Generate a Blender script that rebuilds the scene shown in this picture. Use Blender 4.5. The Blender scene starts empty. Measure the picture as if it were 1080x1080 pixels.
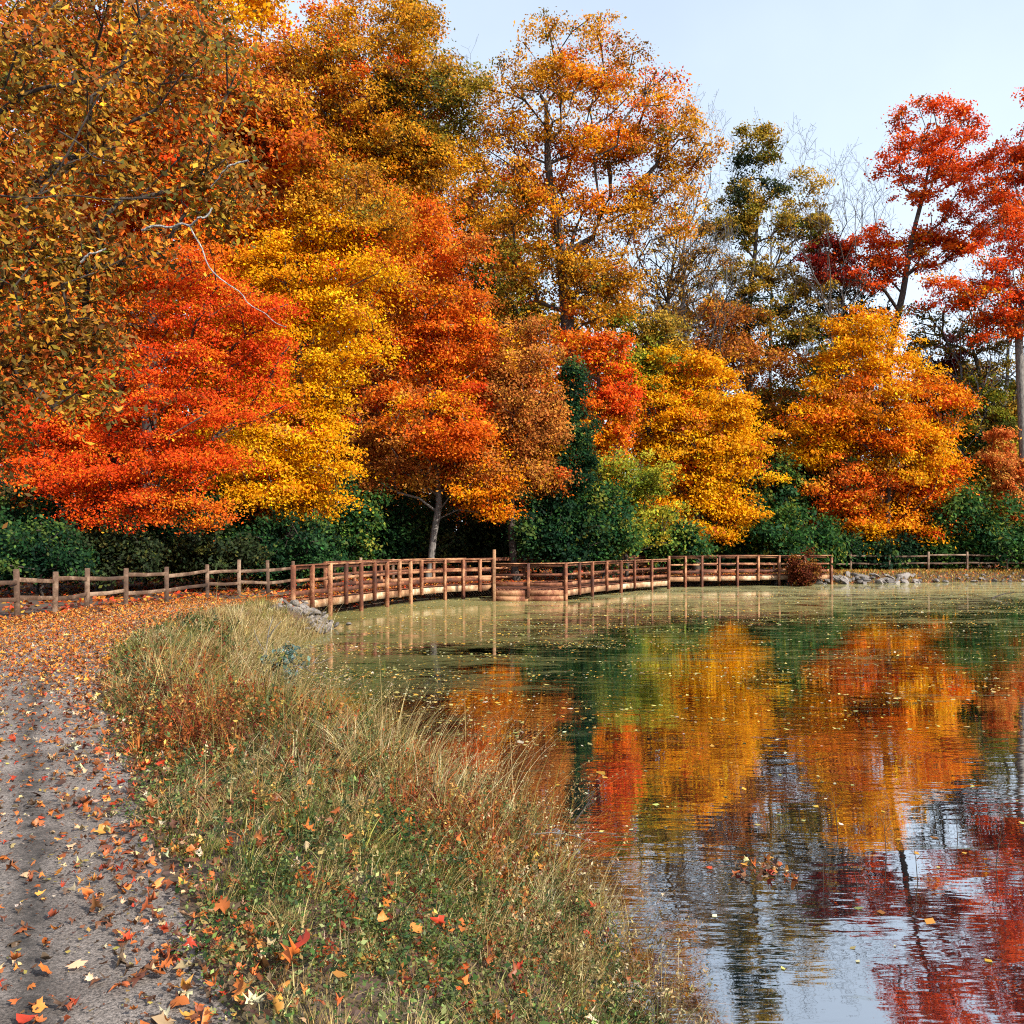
import bpy, math, random
import numpy as np

# ------------------------------------------------------------------ camera, world, sun, exposure
SC = bpy.context.scene
COL = SC.collection
R = math.radians
F, CX, HY, EYE = 935.0, 540.0, 574.0, 2.4       # focal length in photo pixels, centre, horizon row, eye above the water

cam_data = bpy.data.cameras.new('camera')
cam = bpy.data.objects.new('camera', cam_data)
COL.objects.link(cam)
cam.location = (0, 0, EYE)
cam.rotation_euler = (R(90), 0, 0)
cam_data.sensor_width = 36.0
cam_data.lens = 36.0 * F / 1080.0
cam_data.shift_y = (HY - 540.0) / 1080.0
cam_data.clip_start = 0.05
cam_data.clip_end = 3000
SC.camera = cam

SUN_EL, SUN_AZ = R(34), R(128)                   # azimuth clockwise from the view direction (+Y)
world = bpy.data.worlds.new('World')
SC.world = world
world.use_nodes = True
wn = world.node_tree
sky = wn.nodes.new('ShaderNodeTexSky')
sky.sky_type = 'NISHITA'
sky.sun_disc = False
sky.sun_elevation = SUN_EL
sky.sun_rotation = SUN_AZ
sky.air_density = 1.0
sky.dust_density = 2.6
sky.ozone_density = 1.6
wn.nodes['Background'].inputs['Strength'].default_value = 0.13
_tc = wn.nodes.new('ShaderNodeTexCoord')
_nz = wn.nodes.new('ShaderNodeTexNoise'); _nz.inputs['Scale'].default_value = 2.2; _nz.inputs['Detail'].default_value = 5
_sp = wn.nodes.new('ShaderNodeSeparateXYZ')
_mr = wn.nodes.new('ShaderNodeMapRange')
_mr.inputs[1].default_value = 0.0; _mr.inputs[2].default_value = 0.62; _mr.inputs[3].default_value = 0.85; _mr.inputs[4].default_value = 0.42
_ma = wn.nodes.new('ShaderNodeMath'); _ma.operation = 'MULTIPLY_ADD'; _ma.inputs[1].default_value = 0.5
_mb = wn.nodes.new('ShaderNodeMath'); _mb.operation = 'SUBTRACT'; _mb.inputs[1].default_value = 0.25; _mb.use_clamp = True
_mx = wn.nodes.new('ShaderNodeMix'); _mx.data_type = 'RGBA'
_mx.inputs[7].default_value = (5.9, 6.8, 7.9, 1)          # thin high cloud
wn.links.new(_tc.outputs['Generated'], _nz.inputs['Vector']); wn.links.new(_tc.outputs['Generated'], _sp.inputs[0])
wn.links.new(_sp.outputs['Z'], _mr.inputs[0]); wn.links.new(_nz.outputs['Fac'], _ma.inputs[0]); wn.links.new(_mr.outputs[0], _ma.inputs[2])
wn.links.new(_ma.outputs[0], _mb.inputs[0]); wn.links.new(_mb.outputs[0], _mx.inputs[0])
wn.links.new(sky.outputs[0], _mx.inputs[6]); wn.links.new(_mx.outputs[2], wn.nodes['Background'].inputs['Color'])

sun_data = bpy.data.lights.new('sun', 'SUN')
sun_data.energy = 4.9
sun_data.angle = R(0.5)
sun_data.color = (1.0, 0.94, 0.84)
sun = bpy.data.objects.new('sun', sun_data)
COL.objects.link(sun)
sun.location = (30, -20, 40)
sun.rotation_euler = (R(90) - SUN_EL, 0, R(180) - SUN_AZ)

SC.view_settings.view_transform = 'Standard'
SC.view_settings.look = 'None'
SC.view_settings.exposure = 0.62
SC.view_settings.gamma = 1.0
SC.cycles.max_bounces = 6
SC.cycles.diffuse_bounces = 3
SC.cycles.glossy_bounces = 3
SC.cycles.transmission_bounces = 4
SC.cycles.transparent_max_bounces = 4
SC.cycles.use_denoising = False
SC.cycles.filter_width = 1.1
SC.cycles.caustics_reflective = False
SC.cycles.caustics_refractive = False

# ------------------------------------------------------------------ helpers
def lin(r, g, b, k=1.0):
    """sRGB 0-255 to linear albedo"""
    def f(c):
        c /= 255.0
        return c / 12.92 if c <= 0.04045 else ((c + 0.055) / 1.055) ** 2.4
    return (f(r) * k, f(g) * k, f(b) * k)

def at(px, py, d):
    return np.array([(px - CX) * d / F, d, EYE + (HY - py) * d / F])

def norm(v):
    return v / np.maximum(np.linalg.norm(v, axis=-1, keepdims=True), 1e-9)

def build_mesh(name, verts, faces, mat, parent=None, tint=None, smooth=False):
    """faces: list of (n,k) int arrays. tint: (nfaces,3) linear colour per face."""
    verts = np.asarray(verts, np.float32)
    if not isinstance(faces, list):
        faces = [faces]
    faces = [np.asarray(f, np.int32) for f in faces if len(f)]
    me = bpy.data.meshes.new(name)
    me.vertices.add(len(verts))
    me.vertices.foreach_set('co', verts.ravel())
    nl = sum(f.size for f in faces); npoly = sum(len(f) for f in faces)
    me.loops.add(nl)
    me.loops.foreach_set('vertex_index', np.concatenate([f.ravel() for f in faces]))
    tot = np.concatenate([np.full(len(f), f.shape[1], np.int32) for f in faces])
    start = np.concatenate([[0], np.cumsum(tot)[:-1]]).astype(np.int32)
    me.polygons.add(npoly)
    me.polygons.foreach_set('loop_start', start)
    me.polygons.foreach_set('loop_total', tot)
    if smooth:
        me.polygons.foreach_set('use_smooth', np.ones(npoly, bool))
    if tint is not None:
        a = me.attributes.new('tint', 'FLOAT_COLOR', 'FACE')
        c = np.ones((npoly, 4), np.float32); c[:, :3] = np.clip(tint, 0, 1)
        a.data.foreach_set('color', c.ravel())
    me.materials.append(mat)
    me.update(calc_edges=True)
    me.validate()
    o = bpy.data.objects.new(name, me)
    COL.objects.link(o)
    if parent is not None:
        o.parent = parent
    return o

def tag(o, label=None, cat=None, group=None, kind=None):
    if label: o['label'] = label
    if cat: o['category'] = cat
    if group: o['group'] = group
    if kind: o['kind'] = kind
    return o

def empty(name, loc, label, cat, group=None):
    o = bpy.data.objects.new(name, None)
    COL.objects.link(o)
    o.location = loc
    o.empty_display_size = 0.2
    return tag(o, label, cat, group)

# ------------------------------------------------------------------ materials
def new_mat(name):
    m = bpy.data.materials.new(name)
    m.use_nodes = True
    nt = m.node_tree
    for n in list(nt.nodes):
        nt.nodes.remove(n)
    out = nt.nodes.new('ShaderNodeOutputMaterial')
    return m, nt, out

def N(nt, typ, **kw):
    n = nt.nodes.new(typ)
    for k, v in kw.items():
        if k.startswith('_'):
            setattr(n, k[1:], v)
        else:
            n.inputs[k].default_value = v
    return n

def ramp(nt, stops):
    n = nt.nodes.new('ShaderNodeValToRGB')
    e = n.color_ramp.elements
    while len(e) > 1:
        e.remove(e[-1])
    e[0].position = stops[0][0]; e[0].color = (*stops[0][1], 1)
    for p, c in stops[1:]:
        x = e.new(p); x.color = (*c, 1)
    return n

def foliage_mat(name, trans=0.3, gloss=0.08, rough=0.45):
    m, nt, out = new_mat(name)
    a = N(nt, 'ShaderNodeAttribute', _attribute_name='tint')
    d = N(nt, 'ShaderNodeBsdfPrincipled')
    d.inputs['Roughness'].default_value = rough
    d.inputs['Specular IOR Level'].default_value = gloss * 3
    t = N(nt, 'ShaderNodeBsdfTranslucent')
    mx = N(nt, 'ShaderNodeMixShader', Fac=trans)
    nt.links.new(a.outputs['Color'], d.inputs['Base Color'])
    nt.links.new(a.outputs['Color'], t.inputs['Color'])
    nt.links.new(d.outputs[0], mx.inputs[1]); nt.links.new(t.outputs[0], mx.inputs[2])
    nt.links.new(mx.outputs[0], out.inputs[0])
    return m

def bark_mat(name, dark, light, scale=6.0):
    m, nt, out = new_mat(name)
    tc = N(nt, 'ShaderNodeTexCoord')
    mp = N(nt, 'ShaderNodeMapping'); mp.inputs['Scale'].default_value = (scale, scale, scale * 0.25)
    n1 = N(nt, 'ShaderNodeTexNoise', Scale=2.2, Detail=7.0, Roughness=0.65)
    cr = ramp(nt, [(0.35, dark), (0.62, light)])
    b = N(nt, 'ShaderNodeBump', Strength=0.8, Distance=0.03)
    p = N(nt, 'ShaderNodeBsdfPrincipled', Roughness=0.9)
    L = nt.links.new
    L(tc.outputs['Object'], mp.inputs[0]); L(mp.outputs[0], n1.inputs['Vector'])
    L(n1.outputs['Fac'], cr.inputs[0]); L(cr.outputs[0], p.inputs['Base Color'])
    L(n1.outputs['Fac'], b.inputs['Height']); L(b.outputs[0], p.inputs['Normal'])
    L(p.outputs[0], out.inputs[0])
    return m

def wood_mat(name, c0, c1, c2):
    m, nt, out = new_mat(name)
    tc = N(nt, 'ShaderNodeTexCoord')
    oi = N(nt, 'ShaderNodeObjectInfo')
    n1 = N(nt, 'ShaderNodeTexNoise', Scale=1.7, Detail=4.0, Roughness=0.7)
    n2 = N(nt, 'ShaderNodeTexNoise', Scale=22.0, Detail=6.0, Roughness=0.75)
    add = N(nt, 'ShaderNodeMath', _operation='MULTIPLY_ADD'); add.inputs[1].default_value = 0.45
    add2 = N(nt, 'ShaderNodeMath', _operation='MULTIPLY_ADD'); add2.inputs[1].default_value = 0.22; 
    cr = ramp(nt, [(0.42, c0), (0.62, c1), (0.80, c2)])
    b = N(nt, 'ShaderNodeBump', Strength=0.5, Distance=0.01)
    p = N(nt, 'ShaderNodeBsdfPrincipled', Roughness=0.8)
    L = nt.links.new
    L(tc.outputs['Object'], n1.inputs['Vector']); L(tc.outputs['Object'], n2.inputs['Vector'])
    L(n2.outputs['Fac'], add.inputs[0]); L(n1.outputs['Fac'], add.inputs[2])
    L(oi.outputs['Random'], add2.inputs[0]); L(add.outputs[0], add2.inputs[2])
    sub = N(nt, 'ShaderNodeMath', _operation='SUBTRACT'); sub.inputs[1].default_value = 0.22
    L(add2.outputs[0], sub.inputs[0]); L(sub.outputs[0], cr.inputs[0])
    L(cr.outputs[0], p.inputs['Base Color'])
    L(n2.outputs['Fac'], b.inputs['Height']); L(b.outputs[0], p.inputs['Normal'])
    L(p.outputs[0], out.inputs[0])
    return m

def rock_mat(name, dark, light):
    m, nt, out = new_mat(name)
    tc = N(nt, 'ShaderNodeTexCoord')
    oi = N(nt, 'ShaderNodeObjectInfo')
    n1 = N(nt, 'ShaderNodeTexNoise', Scale=5.0, Detail=8.0, Roughness=0.7)
    ad = N(nt, 'ShaderNodeMath', _operation='MULTIPLY_ADD'); ad.inputs[1].default_value = 0.35
    cr = ramp(nt, [(0.35, dark), (0.85, light)])
    b = N(nt, 'ShaderNodeBump', Strength=0.7, Distance=0.04)
    p = N(nt, 'ShaderNodeBsdfPrincipled', Roughness=0.85)
    L = nt.links.new
    L(tc.outputs['Object'], n1.inputs['Vector']); L(oi.outputs['Random'], ad.inputs[0]); L(n1.outputs['Fac'], ad.inputs[2])
    L(ad.outputs[0], cr.inputs[0]); L(cr.outputs[0], p.inputs['Base Color'])
    L(n1.outputs['Fac'], b.inputs['Height']); L(b.outputs[0], p.inputs['Normal']); L(p.outputs[0], out.inputs[0])
    return m

LEAF = foliage_mat('leaf', 0.36, 0.03, 0.6)
GRASS = foliage_mat('grass_blade', 0.25, 0.06)
FALLEN = foliage_mat('fallen_leaf', 0.12, 0.12, 0.5)
BARK_DARK = bark_mat('dark_bark', (0.018, 0.013, 0.01), (0.07, 0.05, 0.038))
BARK_GREY = bark_mat('grey_bark', (0.06, 0.052, 0.045), (0.21, 0.19, 0.17))
BARK_PALE = bark_mat('pale_bark', (0.25, 0.24, 0.22), (0.62, 0.6, 0.56))
BARK_LIMB = bark_mat('bleached_bark', (0.10, 0.09, 0.08), (0.50, 0.48, 0.45), 14.0)
BARK_BLUE = bark_mat('weathered_bark', (0.08, 0.09, 0.10), (0.17, 0.18, 0.20))
WOOD = wood_mat('bridge_timber', (0.05, 0.014, 0.006), (0.17, 0.050, 0.018), (0.46, 0.23, 0.11))
WOOD_PALE = wood_mat('pale_timber', (0.14, 0.055, 0.022), (0.37, 0.20, 0.095), (0.66, 0.50, 0.33))
WOOD_AMBER = wood_mat('amber_timber', (0.14, 0.05, 0.015), (0.34, 0.15, 0.045), (0.56, 0.32, 0.11))
FENCE_WOOD = wood_mat('fence_timber', (0.04, 0.020, 0.011), (0.10, 0.052, 0.028), (0.26, 0.17, 0.11))
ROCK = rock_mat('rock', (0.018, 0.014, 0.011), (0.27, 0.235, 0.21))

# ground material: leaf mould and soil
def make_ground_mat():
    m, nt, out = new_mat('leafy_soil')
    g = N(nt, 'ShaderNodeNewGeometry')
    n1 = N(nt, 'ShaderNodeTexNoise', Scale=0.9, Detail=5.0)
    n2 = N(nt, 'ShaderNodeTexVoronoi', Scale=16.0)
    mx = N(nt, 'ShaderNodeMix', _data_type='RGBA')
    cr = ramp(nt, [(0.3, (0.035, 0.020, 0.010)), (0.5, (0.08, 0.038, 0.016)), (0.7, (0.065, 0.052, 0.022))])
    b = N(nt, 'ShaderNodeBump', Strength=0.8, Distance=0.04)
    p = N(nt, 'ShaderNodeBsdfPrincipled', Roughness=0.95)
    L = nt.links.new
    L(g.outputs['Position'], n1.inputs['Vector']); L(g.outputs['Position'], n2.inputs['Vector'])
    L(n1.outputs['Fac'], cr.inputs[0])
    hs = N(nt, 'ShaderNodeHueSaturation', Saturation=0.5, Value=0.25)
    L(n2.outputs['Color'], hs.inputs['Color'])
    mx.inputs[0].default_value = 0.10
    L(cr.outputs[0], mx.inputs[6]); L(hs.outputs[0], mx.inputs[7])
    L(mx.outputs[2], p.inputs['Base Color'])
    L(n2.outputs['Distance'], b.inputs['Height']); L(b.outputs[0], p.inputs['Normal'])
    L(p.outputs[0], out.inputs[0])
    return m
GROUND = make_ground_mat()

def make_path_mat():
    m, nt, out = new_mat('worn_asphalt')
    g = N(nt, 'ShaderNodeNewGeometry')
    n1 = N(nt, 'ShaderNodeTexNoise', Scale=1.3, Detail=6.0, Roughness=0.6)
    n2 = N(nt, 'ShaderNodeTexNoise', Scale=75.0, Detail=4.0, Roughness=0.8)
    v = N(nt, 'ShaderNodeTexVoronoi', Scale=120.0)
    cr = ramp(nt, [(0.3, (0.12, 0.098, 0.085)), (0.7, (0.30, 0.262, 0.237))])
    cr2 = ramp(nt, [(0.36, (0.22, 0.21, 0.20)), (0.5, (1.0, 0.98, 0.96)), (0.66, (2.0, 1.95, 1.9))])
    mx = N(nt, 'ShaderNodeMix', _data_type='RGBA', _blend_type='MULTIPLY'); mx.inputs[0].default_value = 1.0
    b = N(nt, 'ShaderNodeBump', Strength=1.0, Distance=0.02)
    p = N(nt, 'ShaderNodeBsdfPrincipled', Roughness=0.9)
    L = nt.links.new
    for n in (n1, n2, v): L(g.outputs['Position'], n.inputs['Vector'])
    L(n1.outputs['Fac'], cr.inputs[0]); L(n2.outputs['Fac'], cr2.inputs[0])
    L(cr.outputs[0], mx.inputs[6]); L(cr2.outputs[0], mx.inputs[7])
    at_ = N(nt, 'ShaderNodeAttribute', _attribute_name='streak')
    n3 = N(nt, 'ShaderNodeTexNoise', Scale=9.0, Detail=6.0, Roughness=0.75); L(g.outputs['Position'], n3.inputs['Vector'])
    m3 = N(nt, 'ShaderNodeMapRange'); L(n3.outputs['Fac'], m3.inputs[0]); m3.inputs[1].default_value = .34; m3.inputs[2].default_value = .62; m3.inputs[3].default_value = .45; m3.inputs[4].default_value = 1.0
    m4 = N(nt, 'ShaderNodeMath', _operation='MULTIPLY'); L(at_.outputs['Fac'], m4.inputs[0]); L(m3.outputs[0], m4.inputs[1])
    mz = N(nt, 'ShaderNodeMix', _data_type='RGBA'); mz.inputs[7].default_value = (.032, .027, .023, 1)
    L(m4.outputs[0], mz.inputs[0]); L(mx.outputs[2], mz.inputs[6]); L(mz.outputs[2], p.inputs['Base Color'])
    L(n2.outputs['Fac'], b.inputs['Height']); L(b.outputs[0], p.inputs['Normal'])
    L(p.outputs[0], out.inputs[0])
    return m
PATH = make_path_mat()

def make_water_mat():
    m, nt, out = new_mat('pond_water')
    L = nt.links.new
    g = N(nt, 'ShaderNodeNewGeometry')
    sep = N(nt, 'ShaderNodeSeparateXYZ'); L(g.outputs['Position'], sep.inputs[0])
    def scaled(sx, sy, sz=1.0):
        mp = N(nt, 'ShaderNodeMapping'); mp.inputs['Scale'].default_value = (sx, sy, sz)
        L(g.outputs['Position'], mp.inputs[0]); return mp
    def math_(op, a, b=None, c=None, clamp=False):
        n = N(nt, 'ShaderNodeMath', _operation=op); n.use_clamp = clamp
        for i, v in enumerate((a, b, c)):
            if v is None: continue
            if isinstance(v, (int, float)): n.inputs[i].default_value = v
            else: L(v, n.inputs[i])
        return n.outputs[0]
    # ripples
    w1 = N(nt, 'ShaderNodeTexNoise', Scale=1.0, Detail=3.0, Roughness=0.55); L(scaled(0.9, 3.2).outputs[0], w1.inputs['Vector'])
    w2 = N(nt, 'ShaderNodeTexNoise', Scale=1.0, Detail=2.0); L(scaled(3.5, 11.0).outputs[0], w2.inputs['Vector'])
    w3 = N(nt, 'ShaderNodeTexNoise', Scale=1.0, Detail=2.0); L(scaled(0.22, 0.5).outputs[0], w3.inputs['Vector'])
    patch = N(nt, 'ShaderNodeMapRange'); L(w3.outputs['Fac'], patch.inputs[0]); patch.inputs[1].default_value = .38; patch.inputs[2].default_value = .66; patch.inputs[3].default_value = .25; patch.inputs[4].default_value = 1.3
    h = math_('MULTIPLY', math_('MULTIPLY_ADD', w2.outputs['Fac'], 0.30, w1.outputs['Fac']), patch.outputs[0])
    bump = N(nt, 'ShaderNodeBump', Strength=0.09, Distance=0.05); L(h, bump.inputs['Height'])
    # film of algae and duckweed: thick far off and along the boardwalk, thinning towards the near right
    big = N(nt, 'ShaderNodeTexNoise', Scale=1.0, Detail=5.0, Roughness=0.6); L(scaled(0.07, 0.42).outputs[0], big.inputs['Vector'])
    mid = N(nt, 'ShaderNodeTexNoise', Scale=1.0, Detail=6.0, Roughness=0.7); L(scaled(0.9, 2.6).outputs[0], mid.inputs['Vector'])
    fine = N(nt, 'ShaderNodeTexNoise', Scale=1.0, Detail=4.0, Roughness=0.8); L(scaled(4.0, 16.0).outputs[0], fine.inputs['Vector'])
    ymap = N(nt, 'ShaderNodeMapRange'); L(sep.outputs['Y'], ymap.inputs[0])
    ymap.inputs[1].default_value = 10.0; ymap.inputs[2].default_value = 42.0; ymap.inputs[3].default_value = 0.0; ymap.inputs[4].default_value = 1.0
    xmap = N(nt, 'ShaderNodeMapRange'); L(sep.outputs['X'], xmap.inputs[0])
    xmap.inputs[1].default_value = 2.5; xmap.inputs[2].default_value = -2.0; xmap.inputs[3].default_value = 0.0; xmap.inputs[4].default_value = 0.36
    nearcut = N(nt, 'ShaderNodeMapRange'); L(sep.outputs['Y'], nearcut.inputs[0])
    nearcut.inputs[1].default_value = 8.0; nearcut.inputs[2].default_value = 15.0
    xl = math_('MULTIPLY', xmap.outputs[0], nearcut.outputs[0])
    dens = math_('ADD', math_('MULTIPLY', math_('POWER', ymap.outputs[0], 1.1), 0.43), xl)
    s = math_('ADD', math_('MULTIPLY_ADD', big.outputs['Fac'], 1.25, -.34), math_('MULTIPLY_ADD', mid.outputs['Fac'], 1.8, -.67))
    s = math_('ADD', s, math_('MULTIPLY_ADD', fine.outputs['Fac'], 0.9, -.20))
    s = math_('ADD', s, dens)
    fac = N(nt, 'ShaderNodeMapRange'); fac.interpolation_type = 'SMOOTHSTEP'; L(s, fac.inputs[0])
    fac.inputs[1].default_value = 0.96; fac.inputs[2].default_value = 1.30; fac.inputs[3].default_value = 0.0; fac.inputs[4].default_value = 0.62
    colr = ramp(nt, [(0.28, (0.05, 0.058, 0.012)), (0.42, (0.15, 0.145, 0.035)), (0.56, (0.27, 0.25, 0.08)), (0.8, (0.44, 0.43, 0.24))])
    cmx = math_('ADD', math_('MULTIPLY', fine.outputs['Fac'], 0.7), math_('MULTIPLY_ADD', ymap.outputs[0], 0.42, -0.12))
    L(cmx, colr.inputs[0])
    stk = N(nt, 'ShaderNodeTexNoise', Scale=1.0, Detail=8.0, Roughness=0.78); L(scaled(0.55, 3.4).outputs[0], stk.inputs['Vector'])
    sm = N(nt, 'ShaderNodeMapRange'); sm.interpolation_type = 'SMOOTHSTEP'; L(stk.outputs['Fac'], sm.inputs[0]); sm.inputs[1].default_value = .53; sm.inputs[2].default_value = .64; sm.inputs[4].default_value = .50
    ym2 = N(nt, 'ShaderNodeMapRange'); L(sep.outputs['Y'], ym2.inputs[0]); ym2.inputs[1].default_value = 8.5; ym2.inputs[2].default_value = 17.0
    fac_all = math_('MAXIMUM', fac.outputs[0], math_('MULTIPLY', sm.outputs[0], ym2.outputs[0]))
    film = N(nt, 'ShaderNodeBsdfPrincipled', Roughness=0.55); L(colr.outputs[0], film.inputs['Base Color'])
    # open water: dark body, mirror surface
    body = N(nt, 'ShaderNodeBsdfDiffuse'); body.inputs['Color'].default_value = (0.006, 0.010, 0.012, 1)
    gl = N(nt, 'ShaderNodeBsdfGlossy'); gl.inputs['Roughness'].default_value = 0.015; gl.inputs['Color'].default_value = (1, 1, 1, 1)
    L(bump.outputs[0], gl.inputs['Normal'])
    fr = N(nt, 'ShaderNodeFresnel'); fr.inputs['IOR'].default_value = 1.6
    L(bump.outputs[0], fr.inputs['Normal'])
    fr2 = math_('MULTIPLY_ADD', fr.outputs[0], 1.3, 0.40, clamp=True)
    wat = N(nt, 'ShaderNodeMixShader'); L(fr2, wat.inputs[0]); L(body.outputs[0], wat.inputs[1]); L(gl.outputs[0], wat.inputs[2])
    mx = N(nt, 'ShaderNodeMixShader'); L(fac_all, mx.inputs[0]); L(wat.outputs[0], mx.inputs[1]); L(film.outputs[0], mx.inputs[2])
    L(mx.outputs[0], out.inputs[0])
    return m
WATER = make_water_mat()

# ------------------------------------------------------------------ the lie of the land
POND = np.array([(2.6, -14), (1.9, -3), (1.15, 2), (.80, 4.2), (.60, 5.5), (.40, 6.5), (.12, 7.7), (-.5, 9.0), (-1.6, 10.1), (-2.8, 11.8),
                 (-3.8, 14.4), (-4.5, 17.5), (-5.3, 21.5), (-4.7, 24.6), (-5.6, 27.5), (-6.6, 30.0), (-4.9, 34.5), (-3.0, 39.0), (-.9, 41.2), (2.6, 42.9), (7.4, 49.2), (13.6, 52.4),
                 (15.6, 52.2), (17.2, 52.6), (20.5, 53.6), (27, 55.4), (36, 57.2), (60, 58.5), (90, 40), (95, -14)], float)

FARSHORE = np.array([(13.6, 52.6), (15.6, 52.2), (17.2, 52.6), (20.5, 53.6), (27, 55.4), (36, 57.2), (60, 58.5)])

def seg_dist(P, A, B):
    d = B - A
    t = np.clip(((P - A) @ d) / (d @ d), 0, 1)
    return np.linalg.norm(P - (A + t[:, None] * d), axis=1)

def signed_pond(P):
    """positive on land, negative over water"""
    P = np.asarray(P, float).reshape(-1, 2)
    dist = np.full(len(P), 1e9)
    inside = np.zeros(len(P), bool)
    n = len(POND)
    for i in range(n):
        A, B = POND[i], POND[(i + 1) % n]
        dist = np.minimum(dist, seg_dist(P, A, B))
        c = (A[1] > P[:, 1]) != (B[1] > P[:, 1])
        xs = (B[0] - A[0]) * (P[:, 1] - A[1]) / (B[1] - A[1] if B[1] != A[1] else 1e-9) + A[0]
        inside ^= c & (P[:, 0] < xs)
    return np.where(inside, -dist, dist)

def path_poly(edge, off):
    e = np.array(edge, float)
    t = np.gradient(e, axis=0); t /= np.linalg.norm(t, axis=1, keepdims=True)
    return e + np.stack([-t[:, 1], t[:, 0]], 1) * np.asarray(off)[:, None]

def smooth_line(pts, n):
    pts = np.array(pts, float)
    t = np.concatenate([[0], np.cumsum(np.linalg.norm(np.diff(pts, axis=0), axis=1))])
    # Catmull-Rom through resampled points
    out = []
    P = np.vstack([2 * pts[0] - pts[1], pts, 2 * pts[-1] - pts[-2]])
    for i in range(1, len(P) - 2):
        for u in np.linspace(0, 1, n, endpoint=False):
            p0, p1, p2, p3 = P[i - 1:i + 3]
            out.append(.5 * ((2 * p1) + (-p0 + p2) * u + (2 * p0 - 5 * p1 + 4 * p2 - p3) * u * u + (-p0 + 3 * p1 - 3 * p2 + p3) * u ** 3))
    out.append(pts[-1])
    return np.array(out)

EDGE = smooth_line([(1.6, -5), (.3, 0), (-.9, 3.0), (-1.75, 4.55), (-2.35, 5.6), (-3.15, 7.2), (-4.4, 9.5), (-5.6, 12.0), (-6.6, 14.6), (-7.3, 17.5),
                    (-7.75, 20.5), (-7.9, 23.3), (-7.55, 26.0), (-6.95, 27.8)], 6)
LEFT = path_poly(EDGE, np.concatenate([np.full(len(EDGE) - 30, 3.5), np.linspace(3.5, 1.95, 30)]))

def hnoise(x, y):
    return (np.sin(x * 1.7 + 1.3 * np.sin(y * .9)) * np.cos(y * 1.3 + .7 * np.sin(x * 1.1)) * .6
            + np.sin(x * 4.1 + y * 2.3) * np.cos(y * 3.7 - x * 1.9) * .3)

def line_side(P, line):
    """distance to a polyline"""
    d = np.full(len(P), 1e9)
    for i in range(len(line) - 1):
        d = np.minimum(d, seg_dist(P, line[i], line[i + 1]))
    return d

PATH_POLY = np.vstack([EDGE, LEFT[::-1]])
def in_poly(P, poly):
    inside = np.zeros(len(P), bool)
    n = len(poly)
    for i in range(n):
        A, B = poly[i], poly[(i + 1) % n]
        c = (A[1] > P[:, 1]) != (B[1] > P[:, 1])
        xs = (B[0] - A[0]) * (P[:, 1] - A[1]) / (B[1] - A[1] if B[1] != A[1] else 1e-9) + A[0]
        inside ^= c & (P[:, 0] < xs)
    return inside

def ground_z(P):
    P = np.asarray(P, float).reshape(-1, 2)
    s = signed_pond(P)
    t = np.clip((s + 0.25) / 2.1, 0, 1)
    z = -0.12 + 0.77 * (t * t * (3 - 2 * t))
    z = np.where(s < -0.25, np.maximum(-0.12 + (s + .25) * .35, -1.0), z)
    z = z + 0.035 * hnoise(P[:, 0], P[:, 1]) * np.clip(s / 1.5, 0, 1)
    far = np.clip((s - 6) / 40, 0, 1)
    z = z + far * 1.2
    # flatten under the path
    pin = in_poly(P, PATH_POLY)
    near = P[:, 1] < 31
    pd = np.full(len(P), 1e9)
    if near.any():
        pd[near] = np.minimum(line_side(P[near], EDGE), line_side(P[near], LEFT))
    w = np.where(pin, 1.0, np.clip(1 - pd / 0.7, 0, 1))
    z = z * (1 - w) + 0.63 * w
    return z

def gz(x, y):
    return float(ground_z([(x, y)])[0])

xs = np.unique(np.concatenate([np.linspace(-400, -40, 10), np.linspace(-40, -14, 18), np.arange(-14, 3.5, .2), np.arange(3.5, 30, 1.0),
                               np.linspace(30, 100, 36), np.linspace(100, 400, 8)]).round(3))
ys = np.unique(np.concatenate([np.linspace(-60, -4, 12), np.arange(-4, 34, .25), np.arange(34, 62, .6), np.linspace(62, 140, 26), np.linspace(140, 900, 10)]).round(3))
gx, gy = np.meshgrid(xs, ys)
gp = np.stack([gx.ravel(), gy.ravel()], 1)
gzv = ground_z(gp)
def grid_faces(nx, ny):
    i = np.arange(nx - 1)[None, :] + nx * np.arange(ny - 1)[:, None]
    i = i.ravel()
    return np.stack([i, i + 1, i + nx + 1, i + nx], 1)
ground = build_mesh('ground', np.column_stack([gp, gzv]), grid_faces(len(xs), len(ys)), GROUND, smooth=True)
tag(ground, 'brown leaf covered earth banks around the pond', 'ground', kind='structure')

water = build_mesh('water', [(-12, -20, 0), (120, -20, 0), (120, 62, 0), (-12, 62, 0)], np.array([[0, 1, 2, 3]]), WATER)
tag(water, 'still pond water mirroring the trees under a film of algae', 'water', kind='structure')

# path sheet with ragged edges; a dark damp streak of wear follows an old seam
rngp = np.random.default_rng(5)
Ef = smooth_line(EDGE[::2], 6); Lf_ = smooth_line(LEFT[::2], 6)
m_ = min(len(Ef), len(Lf_)); Ef, Lf_ = Ef[:m_], Lf_[:m_]
a = Ef + rngp.normal(0, .02, Ef.shape); b = Lf_ + rngp.normal(0, .03, Lf_.shape)
cols = 60
uu = np.linspace(0, 1, cols) ** 1.25
G_ = a[:, None, :] * (1 - uu)[None, :, None] + b[:, None, :] * uu[None, :, None]
zz_ = np.broadcast_to(.636 + .018 * np.sin(uu * math.pi), (m_, cols))
dist_e = np.linalg.norm(G_ - a[:, None, :], axis=2)
wob = np.cumsum(rngp.normal(0, .012, m_)); wob -= np.linspace(0, wob[-1], m_)
streak = np.exp(-((dist_e - .60 - wob[:, None]) / .095) ** 2)
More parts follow.
